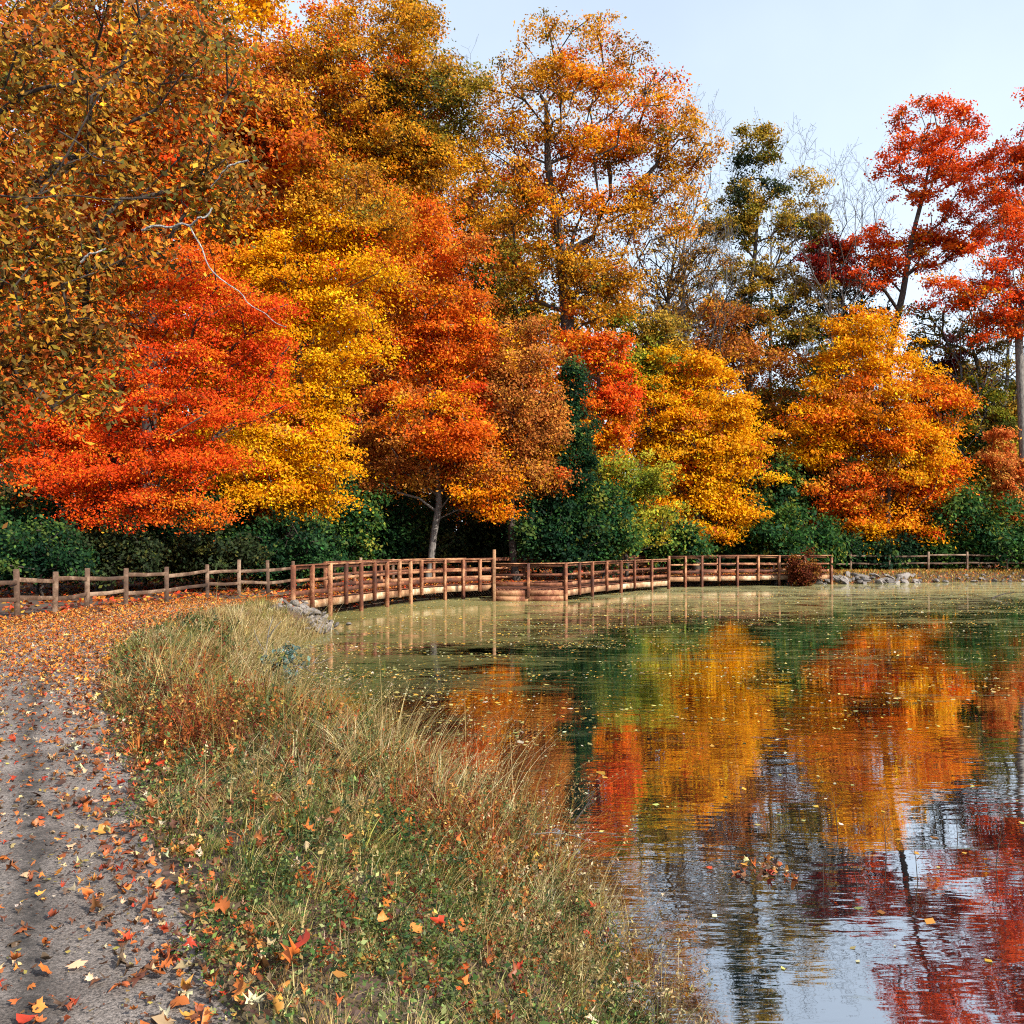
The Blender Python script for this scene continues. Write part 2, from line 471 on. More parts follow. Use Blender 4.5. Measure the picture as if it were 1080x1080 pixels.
path = build_mesh('path', np.concatenate([G_, zz_[..., None]], 2).reshape(-1, 3), grid_faces(cols, m_), PATH, smooth=True)
at_ = path.data.attributes.new('streak', 'FLOAT', 'POINT'); at_.data.foreach_set('value', streak.ravel().astype(np.float32))
tag(path, 'worn grey asphalt footpath strewn with fallen leaves', 'path', kind='structure')

# ------------------------------------------------------------------ leaves and trees
def leaf_quads(c, nrm, L, rng, ratio=0.62, fold=0.12):
    n = len(c)
    rv = norm(rng.normal(size=(n, 3)))
    t = norm(np.cross(nrm, rv)); b = np.cross(nrm, t)
    L = L[:, None]
    W = L * ratio
    v = np.stack([c - t * L * .5, c + b * W * .5 - nrm * L * fold + t * L * .06, c + t * L * .5, c - b * W * .5 - nrm * L * fold + t * L * .06], 1)
    return v.reshape(-1, 3)

def quad_idx(n):
    return np.arange(n * 4).reshape(n, 4)

def pick(pal, n, rng):
    cs = np.array([p[0] for p in pal]); w = np.array([p[1] for p in pal], float); w /= w.sum()
    return cs[rng.choice(len(pal), n, p=w)]

def jitter(col, rng, v=.22, h=.10):
    n = len(col)
    c = col * np.exp(rng.normal(0, v, (n, 1)))
    c = c * np.exp(rng.normal(0, h, (n, 3)) * np.array([.5, 1.0, .6]))
    return np.clip(c, 0.002, .88)

def tubes(name, A, B, ra, rb, ta, tb, sides, mat, parent):
    n = len(A)
    ang = np.linspace(0, 2 * np.pi, sides, endpoint=False)
    def ring(P, T, r):
        up = np.where(np.abs(T[:, 2:3]) > .9, np.array([[1., 0, 0]]), np.array([[0, 0, 1.]]))
        u = norm(np.cross(T, up)); v = np.cross(T, u)
        return P[:, None, :] + r[:, None, None] * (np.cos(ang)[None, :, None] * u[:, None, :] + np.sin(ang)[None, :, None] * v[:, None, :])
    V = np.concatenate([ring(A, ta, ra), ring(B, tb, rb)], 1).reshape(-1, 3)
    k = np.arange(sides); k2 = (k + 1) % sides
    f = np.stack([k, k2, k2 + sides, k + sides], 1)
    Fc = (np.arange(n)[:, None, None] * 2 * sides + f[None]).reshape(-1, 4)
    return build_mesh(name, V, Fc, mat, parent, smooth=True)

def skeleton(trunk, attract, rng, rise=.35, step=1.2, wander=.08):
    """trunk: (k,3) polyline from the ground. Returns node positions, parents."""
    pos = [np.array(p, float) for p in trunk]
    par = [-1] + list(range(len(trunk) - 1))
    plen = [0.0]
    for i in range(1, len(trunk)):
        plen.append(plen[-1] + np.linalg.norm(pos[i] - pos[i - 1]))
    ntr = max(1, int(len(trunk) * .32))
    axis = np.array(trunk)
    d = np.min(np.linalg.norm(attract[:, None, :] - axis[None], axis=2), axis=1) + 0.02 * attract[:, 2]
    PA = np.zeros((len(trunk) + len(attract) * 5 + 5, 3)); PL = np.zeros(len(PA))
    PA[:len(pos)] = pos; PL[:len(pos)] = plen
    PL[:ntr] += 1e3                                   # nothing grows from the clear stem
    cnt = len(pos)
    for i in np.argsort(d):
        q = attract[i]
        df = q - PA[:cnt]
        dist = np.linalg.norm(df, axis=1)
        hor = np.linalg.norm(df[:, :2], axis=1)
        cost = dist + .22 * PL[:cnt] + 1.2 * np.maximum(0, rise * hor - df[:, 2])
        j = int(np.argmin(cost))
        L = dist[j]
        k = int(min(4, max(1, round(L / step))))
        prev = j
        for s in range(1, k + 1):
            u = s / k
            p = PA[j] * (1 - u) + q * u
            p = p + np.array([0, 0, .10 * L * math.sin(u * math.pi)]) + (rng.normal(0, wander * L, 3) if s < k else 0)
            PA[cnt] = p; PL[cnt] = PL[prev] + L / k
            par.append(prev); prev = cnt; cnt += 1
    return PA[:cnt], np.array(par)

def branch_mesh(PA, par, r_base, r_tip, mat, parent, sides=6, power=.5, name='trunk', flare=1.35):
    n = len(PA)
    cnt = np.zeros(n)
    haschild = np.zeros(n, bool); haschild[par[1:]] = True
    cnt[~haschild] = 1
    for i in range(n - 1, 0, -1):
        cnt[par[i]] += cnt[i]
    rad = np.maximum(r_tip, r_base * (cnt / cnt[0]) ** power)
    rad[0] *= flare
    tang = np.zeros((n, 3))
    tang[1:] = norm(PA[1:] - PA[par[1:]])
    tang[0] = tang[1] if n > 1 else (0, 0, 1)
    best = {}
    for i in range(1, n):
        p = par[i]
        if p not in best or cnt[i] > cnt[best[p]]:
            best[p] = i
    ismain = np.array([best.get(par[i], -1) == i for i in range(1, n)])
    e = np.arange(1, n)
    ra = np.where(ismain, rad[par[e]], np.minimum(rad[e] * 1.15, rad[par[e]]))
    ta = np.where(ismain[:, None], tang[par[e]], tang[e])
    return tubes(name, PA[par[e]], PA[e], ra, rad[e], ta, tang[e], sides, mat, parent)

def tree(name, label, d, base, lobes, pal, seed, leaf=3.8, cover=2.6, clump=14, flat=.42, trunk_r=.22, bark=BARK_DARK, cat='tree', group=None,
         top=None, depth=.85, lean=(0, 0), per=64, twig=.018, gloss_dir=(.35, -.35, .55), rise=.35, ratio=.62, crown_name='crown', tiltdown=.0, trunkpts=None, irregular=True):
    """lobes: (px, py, rx, ry[, palette[, depth offset in m]]) in photo pixels at distance d; the crown gets real depth."""
    rng = np.random.default_rng(seed)
    if cat == 'tree' and leaf < 4.2:
        leaf *= .80; clump *= .88; flat = min(1.0, flat * 1.25)
    s = d / F
    bx, by = (base[0] - CX) * s, d
    bz = gz(bx, by) - .08
    lo, cc, col, att = [], [], [], []
    if irregular:
        ex_ = []
        for lb in lobes:
            lp_ = lb[4] if len(lb) > 4 else None
            of_ = lb[5] if len(lb) > 5 else 0.0
            ex_.append((lb[0], lb[1], lb[2] * .84, lb[3] * .86, lp_, of_ + rng.uniform(-.3, .3) * lb[2] * s))
            for _ in range(8):
                th = rng.uniform(0, 2 * np.pi); q = rng.uniform(.62, 1.16); g_ = rng.uniform(.15, .44) * (1.25 - .35 * q)
                ex_.append((lb[0] + math.cos(th) * q * lb[2], lb[1] + math.sin(th) * q * lb[3], lb[2] * g_, max(4.0, lb[3] * g_ * .85), lp_, of_ + rng.uniform(-.7, .45) * lb[2] * s))
        lobes = ex_
    for lb in lobes:
        px, py, rx, ry = lb[:4]
        rx *= 1.10; ry *= 1.08
        lp = lb[4] if len(lb) > 4 and lb[4] is not None else pal
        off = lb[5] if len(lb) > 5 else rng.uniform(-.35, .35) * rx * s
        C = at(px, py, d); C[1] += off
        C[0] = (px - CX) * (d + off) / F; C[2] = EYE + (HY - py) * (d + off) / F
        a, c = rx * s, ry * s
        bdep = max(.7, depth * (a + c) * .5)
        n = int(cover * 1.3 * math.pi * rx * ry / (.5 * leaf * leaf * ratio * 1.15))
        ncl = max(4, n // per)
        u = norm(rng.normal(size=(ncl, 3)))
        r = rng.uniform(0, 1, ncl) ** (1 / 3.4)
        wob = 1 + .16 * np.sin(u[:, 0] * 5 + seed) * np.sin(u[:, 2] * 6 + seed * 2)
        cl = C + u * (r * wob)[:, None] * np.array([a, bdep, c])
        att.append(cl)
        crad = clump * s * rng.uniform(.6, 1.35, ncl)
        bcol = pick(lp, ncl, rng)
        if cat == 'tree' and any(lp is w_ for w_ in WARM):
            bcol = np.where((rng.random(ncl) < (.07 if name == 'red_maple' else .20))[:, None], pick(WARM[rng.integers(len(WARM))], ncl, rng), bcol)
        bcol = bcol * np.exp(rng.normal(0, .13, (ncl, 1)))
        k = rng.poisson(per * np.clip((crad / (clump * s)) ** 1.5, .4, 1.7) * rng.uniform(.3, 1.7, ncl))
        idx = np.repeat(np.arange(ncl), k)
        m = len(idx)
        dv = rng.normal(size=(m, 3)) * .52
        dv *= np.array([1, 1, flat])
        # sprays droop away from the middle of the crown
        outw = norm((cl - C) / np.array([a, bdep, c]))
        hd = dv[:, 0] * outw[idx, 0] + dv[:, 1] * outw[idx, 1]
        dv[:, 2] -= (.22 + tiltdown) * hd + .06 * hd * hd
        P = cl[idx] + dv * crad[idx][:, None]
        nr = norm(outw[idx] * .30 + rng.normal(size=(m, 3)) * .62 + np.array(gloss_dir))
        lc = bcol[idx]
        mixc = rng.random(m) < .22
        lc = np.where(mixc[:, None], pick(lp, m, rng), lc)
        lo.append((P, nr)); col.append(jitter(lc, rng)); cc.append(cl)
    P = np.concatenate([x[0] for x in lo]); nr = np.concatenate([x[1] for x in lo]); col = np.concatenate(col)
    keep = P[:, 2] > bz + .25
    P, nr, col = P[keep], nr[keep], col[keep]
    att = np.concatenate(att)
    att = att[att[:, 2] > bz + .5]
    root = empty(name, (bx, by, bz), label, cat, group)
    org = np.array([bx, by, bz])
    if trunkpts is not None:
        tp = [np.array([bx, by, bz])] + [at(p[0], p[1], d + (p[2] if len(p) > 2 else 0)) for p in trunkpts]
        tp = np.array(tp)
        u = np.linspace(0, len(tp) - 1, len(tp) * 3)
        tr = np.array([tp[int(i)] * (1 - (i - int(i))) + tp[min(int(i) + 1, len(tp) - 1)] * (i - int(i)) for i in u])
    else:
        ctr = att.mean(0)
        tz = np.percentile(att[:, 2], 72)
        k = 9
        u = np.linspace(0, 1, k)[:, None]
        tr = np.array([bx, by, bz]) * (1 - u) + np.array([ctr[0] * .7 + bx * .3, ctr[1] * .6 + by * .4, tz]) * u
        tr[1:-1, :2] += np.cumsum(rng.normal(0, .10, (k - 2, 2)), axis=0)
    sub = att if len(att) < 420 else att[rng.choice(len(att), 420, replace=False)]
    PA, par = skeleton(tr, sub, rng, rise=rise)
    branch_mesh(PA - org, par, trunk_r, twig, bark, root, sides=7)
    Lf = leaf * s * np.clip(rng.normal(1, .22, len(P)), .5, 1.7)
    build_mesh(crown_name, leaf_quads(P - org, nr, Lf, rng, ratio), quad_idx(len(P)), LEAF, root, tint=col)
    return root

# palettes: colours of the leaves themselves
def pal(*items):
    return [(np.array(lin(r, g + (0 if r < 150 or r < 1.35 * g else 20 if g < 100 else 28 if g < 134 else 12 if g < 166 else 0), b, .82)), w) for r, g, b, w in items]
def pal_raw(*items):
    return [(np.array(lin(r, g, b, .85)), w) for r, g, b, w in items]
RED = pal((238, 62, 22, 5), (214, 44, 20, 3), (248, 96, 26, 3), (170, 40, 20, 1), (250, 130, 40, .8))
RED2 = pal((238, 70, 24, 4), (216, 54, 22, 3), (246, 98, 34, 2), (160, 56, 28, 1))
DRED = pal((140, 28, 22, 4), (170, 40, 28, 2), (100, 30, 22, 2))
ORANGE = pal((246, 118, 18, 5), (238, 92, 18, 3), (250, 150, 26, 3), (214, 84, 24, 1))
ORED = pal((240, 96, 24, 5), (226, 74, 24, 3), (246, 130, 36, 2), (196, 80, 40, 1))
YELLOW = pal((250, 176, 10, 5), (244, 156, 12, 3), (252, 192, 30, 2), (226, 130, 16, 1.5))
GOLD = pal((248, 160, 14, 5), (244, 140, 16, 3), (252, 180, 24, 2.5), (206, 120, 20, 1))
RUST = pal((196, 96, 52, 4), (214, 116, 56, 3), (160, 74, 40, 2), (224, 144, 70, 1))
OAK = pal((214, 124, 30, 4), (196, 104, 26, 3), (226, 146, 40, 3), (130, 90, 30, 1.5), (120, 110, 40, 1))
OLIVE = pal((120, 112, 36, 3), (160, 132, 40, 3), (196, 146, 44, 2), (78, 84, 34, 2))
OLIVEGOLD = pal((176, 140, 48, 4), (200, 160, 56, 3), (130, 116, 48, 2))
DARKGREEN = pal((32, 64, 36, 4), (22, 50, 32, 4), (50, 84, 42, 2.4), (84, 106, 46, 1.2))
GREEN = pal((52, 88, 40, 4), (36, 72, 42, 3), (90, 116, 46, 2), (132, 136, 52, 1))
LIME = pal((150, 152, 44, 4), (176, 166, 48, 3), (110, 128, 44, 2), (200, 170, 50, 1))
BROWN = pal((120, 58, 32, 4), (96, 44, 26, 3), (150, 80, 40, 2))
MIXFG = pal((138, 100, 48, 4), (166, 104, 48, 4), (206, 122, 50, 3), (102, 82, 42, 3), (208, 84, 36, 2.4), (156, 66, 36, 2.6), (226, 150, 60, 1.3), (104, 100, 48, 1.8))
MIXRO = pal((206, 82, 30, 4), (230, 120, 30, 3), (170, 60, 30, 3), (220, 150, 40, 2), (120, 80, 34, 1.5))
BLACKGREEN = pal((54, 66, 38, 4), (40, 52, 34, 3), (92, 92, 44, 2))

WARM = [ORED, ORANGE, GOLD, OAK, RUST, RED, YELLOW, MIXRO]
# --- front row, left to right
over = tree('overhanging_tree', 'near tree with olive and orange leaves hanging over the path at the upper left', 12.5, (-150, 650),
     [(-60, 150, 130, 110), (60, 130, 90, 60), (-20, 300, 110, 110), (50, 318, 60, 60), (60, 215, 100, 60), (100, 380, 24, 36), (10, 400, 50, 40),
     (-50, 470, 50, 50), (175, 170, 66, 34), (130, 262, 46, 34), (-80, 20, 150, 90), (70, 20, 110, 60), (205, 80, 60, 40), (230, 205, 30, 22)], MIXFG, 11,
     leaf=8.0, cover=.74, clump=27, flat=1.0, trunk_r=.13, bark=BARK_DARK, per=30, ratio=.46, twig=.008, tiltdown=.2, depth=.7)

def limb(parent, pts, r0, r1, mat):
    P = smooth_line(np.array([at(*p) for p in pts]), 5) - np.array(parent.location)
    t = norm(np.gradient(P, axis=0)); r = np.linspace(r0, r1, len(P))
    P = P + np.random.default_rng(int(abs(pts[0][0]))).normal(0, .35 * r1, P.shape)
    tubes('dead_limb', P[:-1], P[1:], r[:-1], r[1:], t[:-1], t[1:], 7, mat, parent)
limb(over, [(150, 243, 11.4), (163, 238, 11.3), (180, 240, 11.2), (192, 236, 11.1), (201, 238, 11.0), (209, 230, 10.9), (217, 229, 10.9), (224, 219, 10.9)], .017, .010, BARK_LIMB)
limb(over, [(200, 238, 11.0), (206, 250, 10.95), (213, 262, 10.9), (219, 279, 10.85), (229, 291, 10.8), (241, 300, 10.75), (254, 309, 10.7), (263, 321, 10.7), (279, 330, 10.7), (290, 340, 10.6), (302, 345, 10.6)], .010, .004, BARK_LIMB)
limb(over, [(222, 198, 11.6), (232, 186, 11.5), (240, 176, 11.4), (249, 173, 11.4), (262, 169, 11.3)], .008, .013, BARK_LIMB)
limb(over, [(-40, 201, 11.8), (30, 209, 11.6), (70, 206, 11.6), (120, 210, 11.5), (170, 208, 11.4)], .016, .006, BARK_DARK)
limb(over, [(86, 277, 11.4), (93, 268, 11.35), (101, 267, 11.3), (112, 262, 11.3)], .016, .010, BARK_LIMB)
limb(over, [(62, 138, 11.6), (84, 152, 11.5), (100, 166, 11.5), (128, 172, 11.4)], .014, .006, BARK_DARK)

tree('red_maple', 'vivid red maple drooping over the rail fence at the left end', 31, (110, 640),
     [(225, 340, 60, 40), (262, 372, 40, 26), (130, 330, 70, 40, ORED, .8), (250, 425, 44, 24), (170, 385, 70, 26, None, -1.0), (185, 432, 70, 24, RED, -1.2), (90, 430, 60, 30), (205, 480, 50, 22, None, -1.4),
      (110, 478, 80, 22, None, -1.5), (60, 500, 56, 22, RED, -1.5), (40, 455, 50, 26, RED, -1.2), (60, 400, 50, 30, RED, -.5), (160, 510, 60, 20, None, -1.3), (120, 535, 66, 20, None, -1.2), (60, 350, 60, 40, ORED), (150, 278, 66, 26, ORED), (215, 300, 50, 22, RED), (200, 540, 36, 14, ORED, -1.2)], RED, 12,
     cover=2.0, clump=17, flat=.28, trunk_r=.24, leaf=3.4, twig=.022)

tree('orange_red_maple', 'tall mixed red and orange maple rising behind the vivid red maple', 38, (150, 632),
     [(110, 190, 110, 70, ORED), (220, 190, 90, 80, ORED), (60, 260, 90, 60, RED), (280, 270, 56, 52, ORANGE), (180, 100, 120, 70), (80, 90, 100, 70), (290, 170, 60, 70), (150, 30, 110, 60)], MIXRO, 13,
     cover=2.5, clump=16, trunk_r=.3, leaf=4.4)

tree('yellow_maple', 'golden yellow maple between the red maple and the leaning orange maple', 36.5, (305, 625),
     [(350, 280, 62, 52, YELLOW), (330, 350, 66, 48, YELLOW), (320, 420, 58, 44, YELLOW), (280, 455, 56, 34, YELLOW, -1.0), (330, 490, 48, 34, YELLOW, -1.0), (260, 500, 50, 30, GOLD, -1.2), (320, 528, 44, 22, GOLD, -1.0),
      (300, 300, 50, 50, GOLD), (370, 220, 60, 46, OAK)], YELLOW, 14, cover=2.7, clump=17, flat=.34, trunk_r=.2)

tree('olive_oak', 'tall oak with olive and dull gold leaves behind the yellow maple', 50, (390, 610),
     [(400, 175, 76, 50), (340, 170, 60, 50, OAK), (450, 190, 46, 52), (390, 100, 90, 55), (320, 90, 80, 55, MIXRO), (460, 110, 50, 55, OLIVE), (400, 40, 70, 46)], OAK, 15, cover=2.0, clump=13, trunk_r=.32)

tree('leaning_orange_maple', 'orange red maple with a pale leaning trunk behind the boardwalk', 43, (452, 600),
     [(440, 260, 56, 46, ORED), (420, 320, 56, 46, ORANGE), (470, 310, 50, 46, ORED), (430, 380, 60, 42, ORED), (480, 380, 44, 40), (410, 440, 46, 40, RUST), (460, 445, 56, 36, ORED, -1.2),
      (500, 470, 44, 34, ORED), (440, 495, 60, 26, RUST), (515, 520, 30, 26, ORANGE, -1), (400, 500, 40, 24, RUST), (485, 440, 36, 32, RED)], ORED, 16,
     cover=2.3, clump=15, flat=.34, trunk_r=.17, bark=BARK_GREY, trunkpts=[(458, 560), (463, 535), (462, 500), (455, 440), (450, 360)])

tree('rust_oak', 'dusty rust coloured oak beside the ivy covered trunk', 43.2, (545, 606),
     [(548, 372, 36, 38), (552, 420, 40, 36), (535, 460, 46, 36), (560, 495, 28, 30), (525, 500, 36, 34), (572, 445, 22, 38), (580, 500, 18, 18)], RUST, 17, cover=2.8, clump=12, flat=.6, trunk_r=.18)

tree('tall_orange_oak', 'tallest orange brown oak with dark limbs in the middle of the wood', 52, (592, 606),
     [(530, 180, 44, 50), (600, 175, 60, 46, ORANGE), (680, 180, 56, 44), (560, 240, 52, 40), (620, 250, 56, 46), (700, 215, 40, 34), (590, 310, 56, 44), (640, 300, 40, 34), (530, 300, 36, 40, OLIVE),
      (570, 110, 70, 50), (660, 120, 70, 50, ORANGE), (610, 60, 80, 46), (720, 150, 36, 30)], OAK, 18, cover=1.35, clump=13, trunk_r=.42, twig=.03,
     trunkpts=[(596, 500), (600, 420), (598, 330), (590, 250), (578, 180), (576, 110)])

ivy = tree('ivy_covered_trunk', 'dark green column of ivy climbing a trunk beside the rust oak', 44, (600, 604),
     [(606, 405, 9, 18), (597, 425, 11, 16), (611, 445, 15, 18), (595, 462, 14, 16), (606, 485, 20, 18), (588, 508, 22, 18), (612, 522, 22, 20), (575, 545, 26, 22), (610, 560, 34, 26)], DARKGREEN, 19, cover=3.2, clump=9, flat=.9, trunk_r=.2)

tree('scarlet_topped_maple', 'slim maple with scarlet top and orange skirt right of the ivy column', 50, (632, 604),
     [(612, 368, 26, 20, ORED), (640, 372, 22, 18, RED), (655, 415, 18, 30, RED), (622, 408, 30, 20, ORED), (640, 440, 32, 22, ORED), (612, 470, 26, 24, GOLD), (645, 470, 24, 22, ORANGE), (625, 500, 32, 26, ORANGE)], ORED, 20, cover=1.9, clump=11)

tree('pale_green_tree', 'thin yellow green tree top behind the golden maple', 55, (690, 600),
     [(672, 360, 30, 34), (690, 400, 34, 34), (660, 410, 24, 30), (700, 360, 24, 24, OLIVEGOLD)], LIME, 21, cover=1.6, clump=11)

tree('lime_tree', 'small chartreuse tree spreading low behind the boardwalk, left of the golden maple', 47, (664, 602),
     [(660, 500, 40, 30), (650, 530, 38, 30), (682, 540, 34, 34), (640, 560, 26, 20, GREEN)], LIME, 22, cover=1.9, clump=11, trunk_r=.10)

tree('golden_maple', 'broad golden yellow maple over the middle of the boardwalk', 55, (735, 600),
     [(710, 400, 36, 30, YELLOW), (740, 410, 40, 36, GOLD), (700, 440, 42, 34), (760, 455, 44, 38), (720, 480, 56, 36, GOLD), (775, 500, 40, 30, YELLOW), (700, 510, 30, 26), (735, 535, 54, 28, YELLOW), (770, 545, 30, 22), (760, 480, 40, 30), (725, 562, 36, 16, GOLD)],
     GOLD, 23, cover=2.8, clump=13, flat=.34, trunk_r=.24)

tree('russet_tree', 'russet brown tree top showing between the golden maple and the bright orange maple', 64, (790, 600),
     [(780, 370, 40, 36), (810, 400, 36, 36), (760, 350, 30, 30), (820, 440, 28, 40, OLIVE), (800, 460, 30, 40)], pal((190, 90, 40, 3), (160, 70, 36, 3), (210, 120, 44, 2)), 24, cover=1.5, clump=12)

tree('dark_olive_oak', 'open crowned oak with dark green and dull gold clumps against the sky', 68, (795, 598),
     [(800, 150, 24, 16, OLIVE), (790, 190, 32, 22, BLACKGREEN), (775, 215, 28, 22, OLIVEGOLD), (845, 215, 34, 34, OLIVEGOLD), (800, 240, 36, 26, OLIVE), (840, 250, 24, 18, OLIVE), (765, 250, 22, 22, OLIVE), (820, 295, 50, 22, OLIVEGOLD), (780, 290, 30, 18, OLIVEGOLD),
      (800, 325, 44, 22, BLACKGREEN), (850, 320, 26, 18, OLIVEGOLD), (760, 310, 24, 22, OLIVE), (815, 350, 40, 20, OLIVE), (850, 370, 30, 24, OLIVE), (770, 345, 24, 20, OAK)], OLIVE, 25,
     cover=1.0, clump=10, trunk_r=.28, twig=.035, trunkpts=[(795, 480), (790, 400), (788, 340), (795, 280), (800, 220)])

tree('bright_orange_maple', 'rounded bright orange maple near the far end of the boardwalk', 60.5, (935, 600),
     [(905, 348, 30, 24, GOLD), (940, 380, 40, 34, GOLD), (890, 395, 34, 34, GOLD), (920, 430, 60, 36), (985, 425, 28, 30), (880, 450, 40, 34, GOLD), (960, 480, 50, 34, GOLD), (900, 500, 44, 34, ORED), (985, 500, 34, 36), (940, 535, 66, 28), (895, 552, 32, 20), (985, 552, 30, 20, ORED), (940, 566, 44, 14, GOLD), (855, 470, 24, 22, GOLD)],
     ORANGE, 26, cover=2.6, clump=13, flat=.34, trunk_r=.24)

tree('scarlet_tree', 'tall scarlet tree with a dark slanting trunk against the sky at the right', 67, (925, 598),
     [(985, 130, 46, 30), (970, 165, 46, 28), (1020, 170, 40, 30), (985, 200, 40, 22, RED2), (1040, 225, 36, 24), (1010, 245, 24, 16), (955, 260, 40, 22, RED), (990, 265, 30, 18, RED), (905, 265, 30, 18), (880, 285, 22, 12, DRED), (925, 285, 24, 16, RED2), (870, 265, 20, 14, DRED)],
     RED2, 27, cover=1.15, clump=10, trunk_r=.26, twig=.03, trunkpts=[(930, 470), (938, 370), (952, 310), (962, 250), (975, 200), (985, 150)])

tree('grey_trunk_tree', 'large pale grey trunked tree with scarlet sprays cut by the right edge', 62, (1085, 604),
     [(1060, 265, 36, 22, RED), (1040, 320, 34, 22, RED), (1000, 310, 30, 16, RED), (1075, 300, 34, 30, RED), (1055, 345, 26, 14, RED2), (1110, 250, 50, 40), (1130, 320, 46, 40), (1075, 190, 40, 30), (1120, 130, 60, 50), (1060, 175, 20, 22, RED2)],
     RED2, 28, cover=1.1, clump=11, trunk_r=.27, bark=BARK_GREY, twig=.03, trunkpts=[(1080, 500), (1077, 420), (1074, 340), (1090, 280), (1100, 200)])

tree('dark_red_tree', 'small dark crimson tree behind the bright orange maple', 69, (990, 598),
     [(985, 375, 30, 24), (1012, 405, 26, 26), (998, 435, 28, 26)], DRED, 29, cover=2.4, clump=10)

tree('yellow_green_tree', 'loose yellow green tree right of the bright orange maple', 66, (1040, 600),
     [(1030, 440, 34, 36), (1050, 480, 36, 40, OLIVEGOLD), (1020, 490, 26, 36, GREEN), (1070, 430, 36, 30, OLIVE)], LIME, 30, cover=1.9, clump=11)

tree('coral_sapling', 'slim coral orange sapling near the right edge', 61.5, (1062, 602),
     [(1062, 490, 18, 30), (1072, 520, 20, 26), (1055, 470, 16, 18), (1075, 545, 18, 22)], pal((220, 100, 60, 3), (206, 84, 44, 3), (226, 130, 70, 2)), 31, cover=1.6, clump=8, trunk_r=.07)

SPARSE = pal((150, 84, 44, 3), (176, 108, 50, 2), (120, 90, 44, 2))
tree('sparse_tree', 'thinly leaved brown tree with dark forking limbs right of the tall orange oak', 58, (712, 600),
     [(690, 280, 36, 30), (725, 250, 26, 34), (665, 310, 34, 24), (720, 320, 34, 30), (740, 290, 22, 36), (695, 345, 36, 24)], SPARSE, 34, leaf=3.6, cover=.30, clump=9, per=24, trunk_r=.2, twig=.04,
     trunkpts=[(716, 500), (712, 420), (700, 350), (708, 290), (716, 240)])
tree('sparse_tree', 'thinly leaved tree with dark limbs below the scarlet tree crown', 70, (900, 600),
     [(890, 300, 34, 26), (865, 330, 26, 24), (920, 330, 26, 26), (875, 285, 30, 18), (905, 350, 30, 24)], BLACKGREEN, 35, leaf=3.8, cover=.45, clump=9, per=24, trunk_r=.2, twig=.045,
     trunkpts=[(898, 500), (894, 420), (892, 350), (885, 300)])
tree('sparse_tree', 'thinly leaved olive tree with bare lower limbs left of the grey trunk', 66, (1030, 600),
     [(1000, 350, 34, 26), (1035, 380, 36, 26), (975, 345, 24, 20), (1050, 350, 24, 24)], OLIVE, 36, leaf=3.6, cover=.45, clump=9, per=24, trunk_r=.18, twig=.045,
     trunkpts=[(1034, 500), (1040, 430), (1030, 380), (1020, 350)])

# --- second row, individual trees deeper in the wood
def auto(px, topy, boty, hw, rng, n=6):
    L = []
    for i in range(n):
        u = (i + .5) / n
        y = topy + (boty - topy) * u
        w = hw * (.55 + .6 * math.sin(math.pi * min(1, .18 + u * .8)))
        L.append((px + rng.uniform(-.45, .45) * hw, y, w * rng.uniform(.6, .85), (boty - topy) / n * rng.uniform(.8, 1.15)))
    return L
back = [
    (-90, 60, 540, 100, 46, ORED, 'tall orange tree at the far left edge of the wood'),
    (10, 20, 560, 100, 50, ORED, 'tall rusty tree above the red maple'),
    (70, 300, 560, 90, 42, ORED, 'orange tree low behind the red maple'),
    (130, 120, 570, 90, 47, ORANGE, 'orange brown oak hidden behind the red maple'),
    (230, 10, 570, 90, 58, GOLD, 'tawny oak standing between the red and yellow maples'),
    (230, 260, 570, 70, 46, GOLD, 'golden tree squeezed between the red and yellow maples'),
    (300, 40, 570, 80, 52, ORED, 'burnt orange tree behind the yellow maple'),
    (370, 100, 570, 76, 62, GOLD, 'old gold tree deep behind the yellow maple'),
    (400, 240, 570, 60, 50, RUST, 'rust red tree behind the fork of the leaning orange maple'),
    (440, 60, 570, 66, 66, OLIVE, 'olive tree deep behind the leaning orange maple'),
    (500, 200, 575, 56, 62, RUST, 'rusty tree behind the gap left of the rust oak'),
    (520, 340, 575, 50, 56, ORANGE, 'orange tree behind the rust oak'),
    (560, 250, 575, 56, 70, OLIVE, 'dull olive tree behind the lower limbs of the tall orange oak'),
    (630, 300, 580, 56, 68, OAK, 'tawny tree behind the scarlet topped maple'),
    (600, 440, 580, 44, 60, RUST, 'rusty tree low behind the ivy column'),
    (690, 370, 580, 50, 70, GOLD, 'yellow brown tree deep behind the golden maple'),
    (745, 340, 580, 46, 76, OAK, 'sandy brown tree above the golden maple'),
    (715, 410, 580, 36, 82, OLIVEGOLD, 'olive brown tree farthest behind the golden maple'),
    (790, 430, 580, 46, 68, RUST, 'rusty tree right of the golden maple'),
    (835, 390, 585, 46, 73, LIME, 'yellowish tree filling the gap left of the bright orange maple'),
    (860, 440, 585, 40, 68, GREEN, 'green leaved tree low in the gap left of the bright orange maple'),
    (885, 360, 585, 44, 78, OAK, 'tawny tree deep behind the bright orange maple'),
    (960, 420, 585, 50, 80, RUST, 'rusty tree farthest behind the bright orange maple'),
    (1010, 390, 585, 46, 76, OLIVEGOLD, 'straw coloured tree behind the dark crimson tree'),
    (1050, 420, 585, 46, 72, LIME, 'lime coloured tree behind the yellow green tree'),
    (1090, 400, 585, 56, 78, OLIVEGOLD, 'olive tree behind the pale grey trunk'),
    (1150, 300, 585, 70, 68, OAK, 'tawny tree just beyond the right edge'),
]
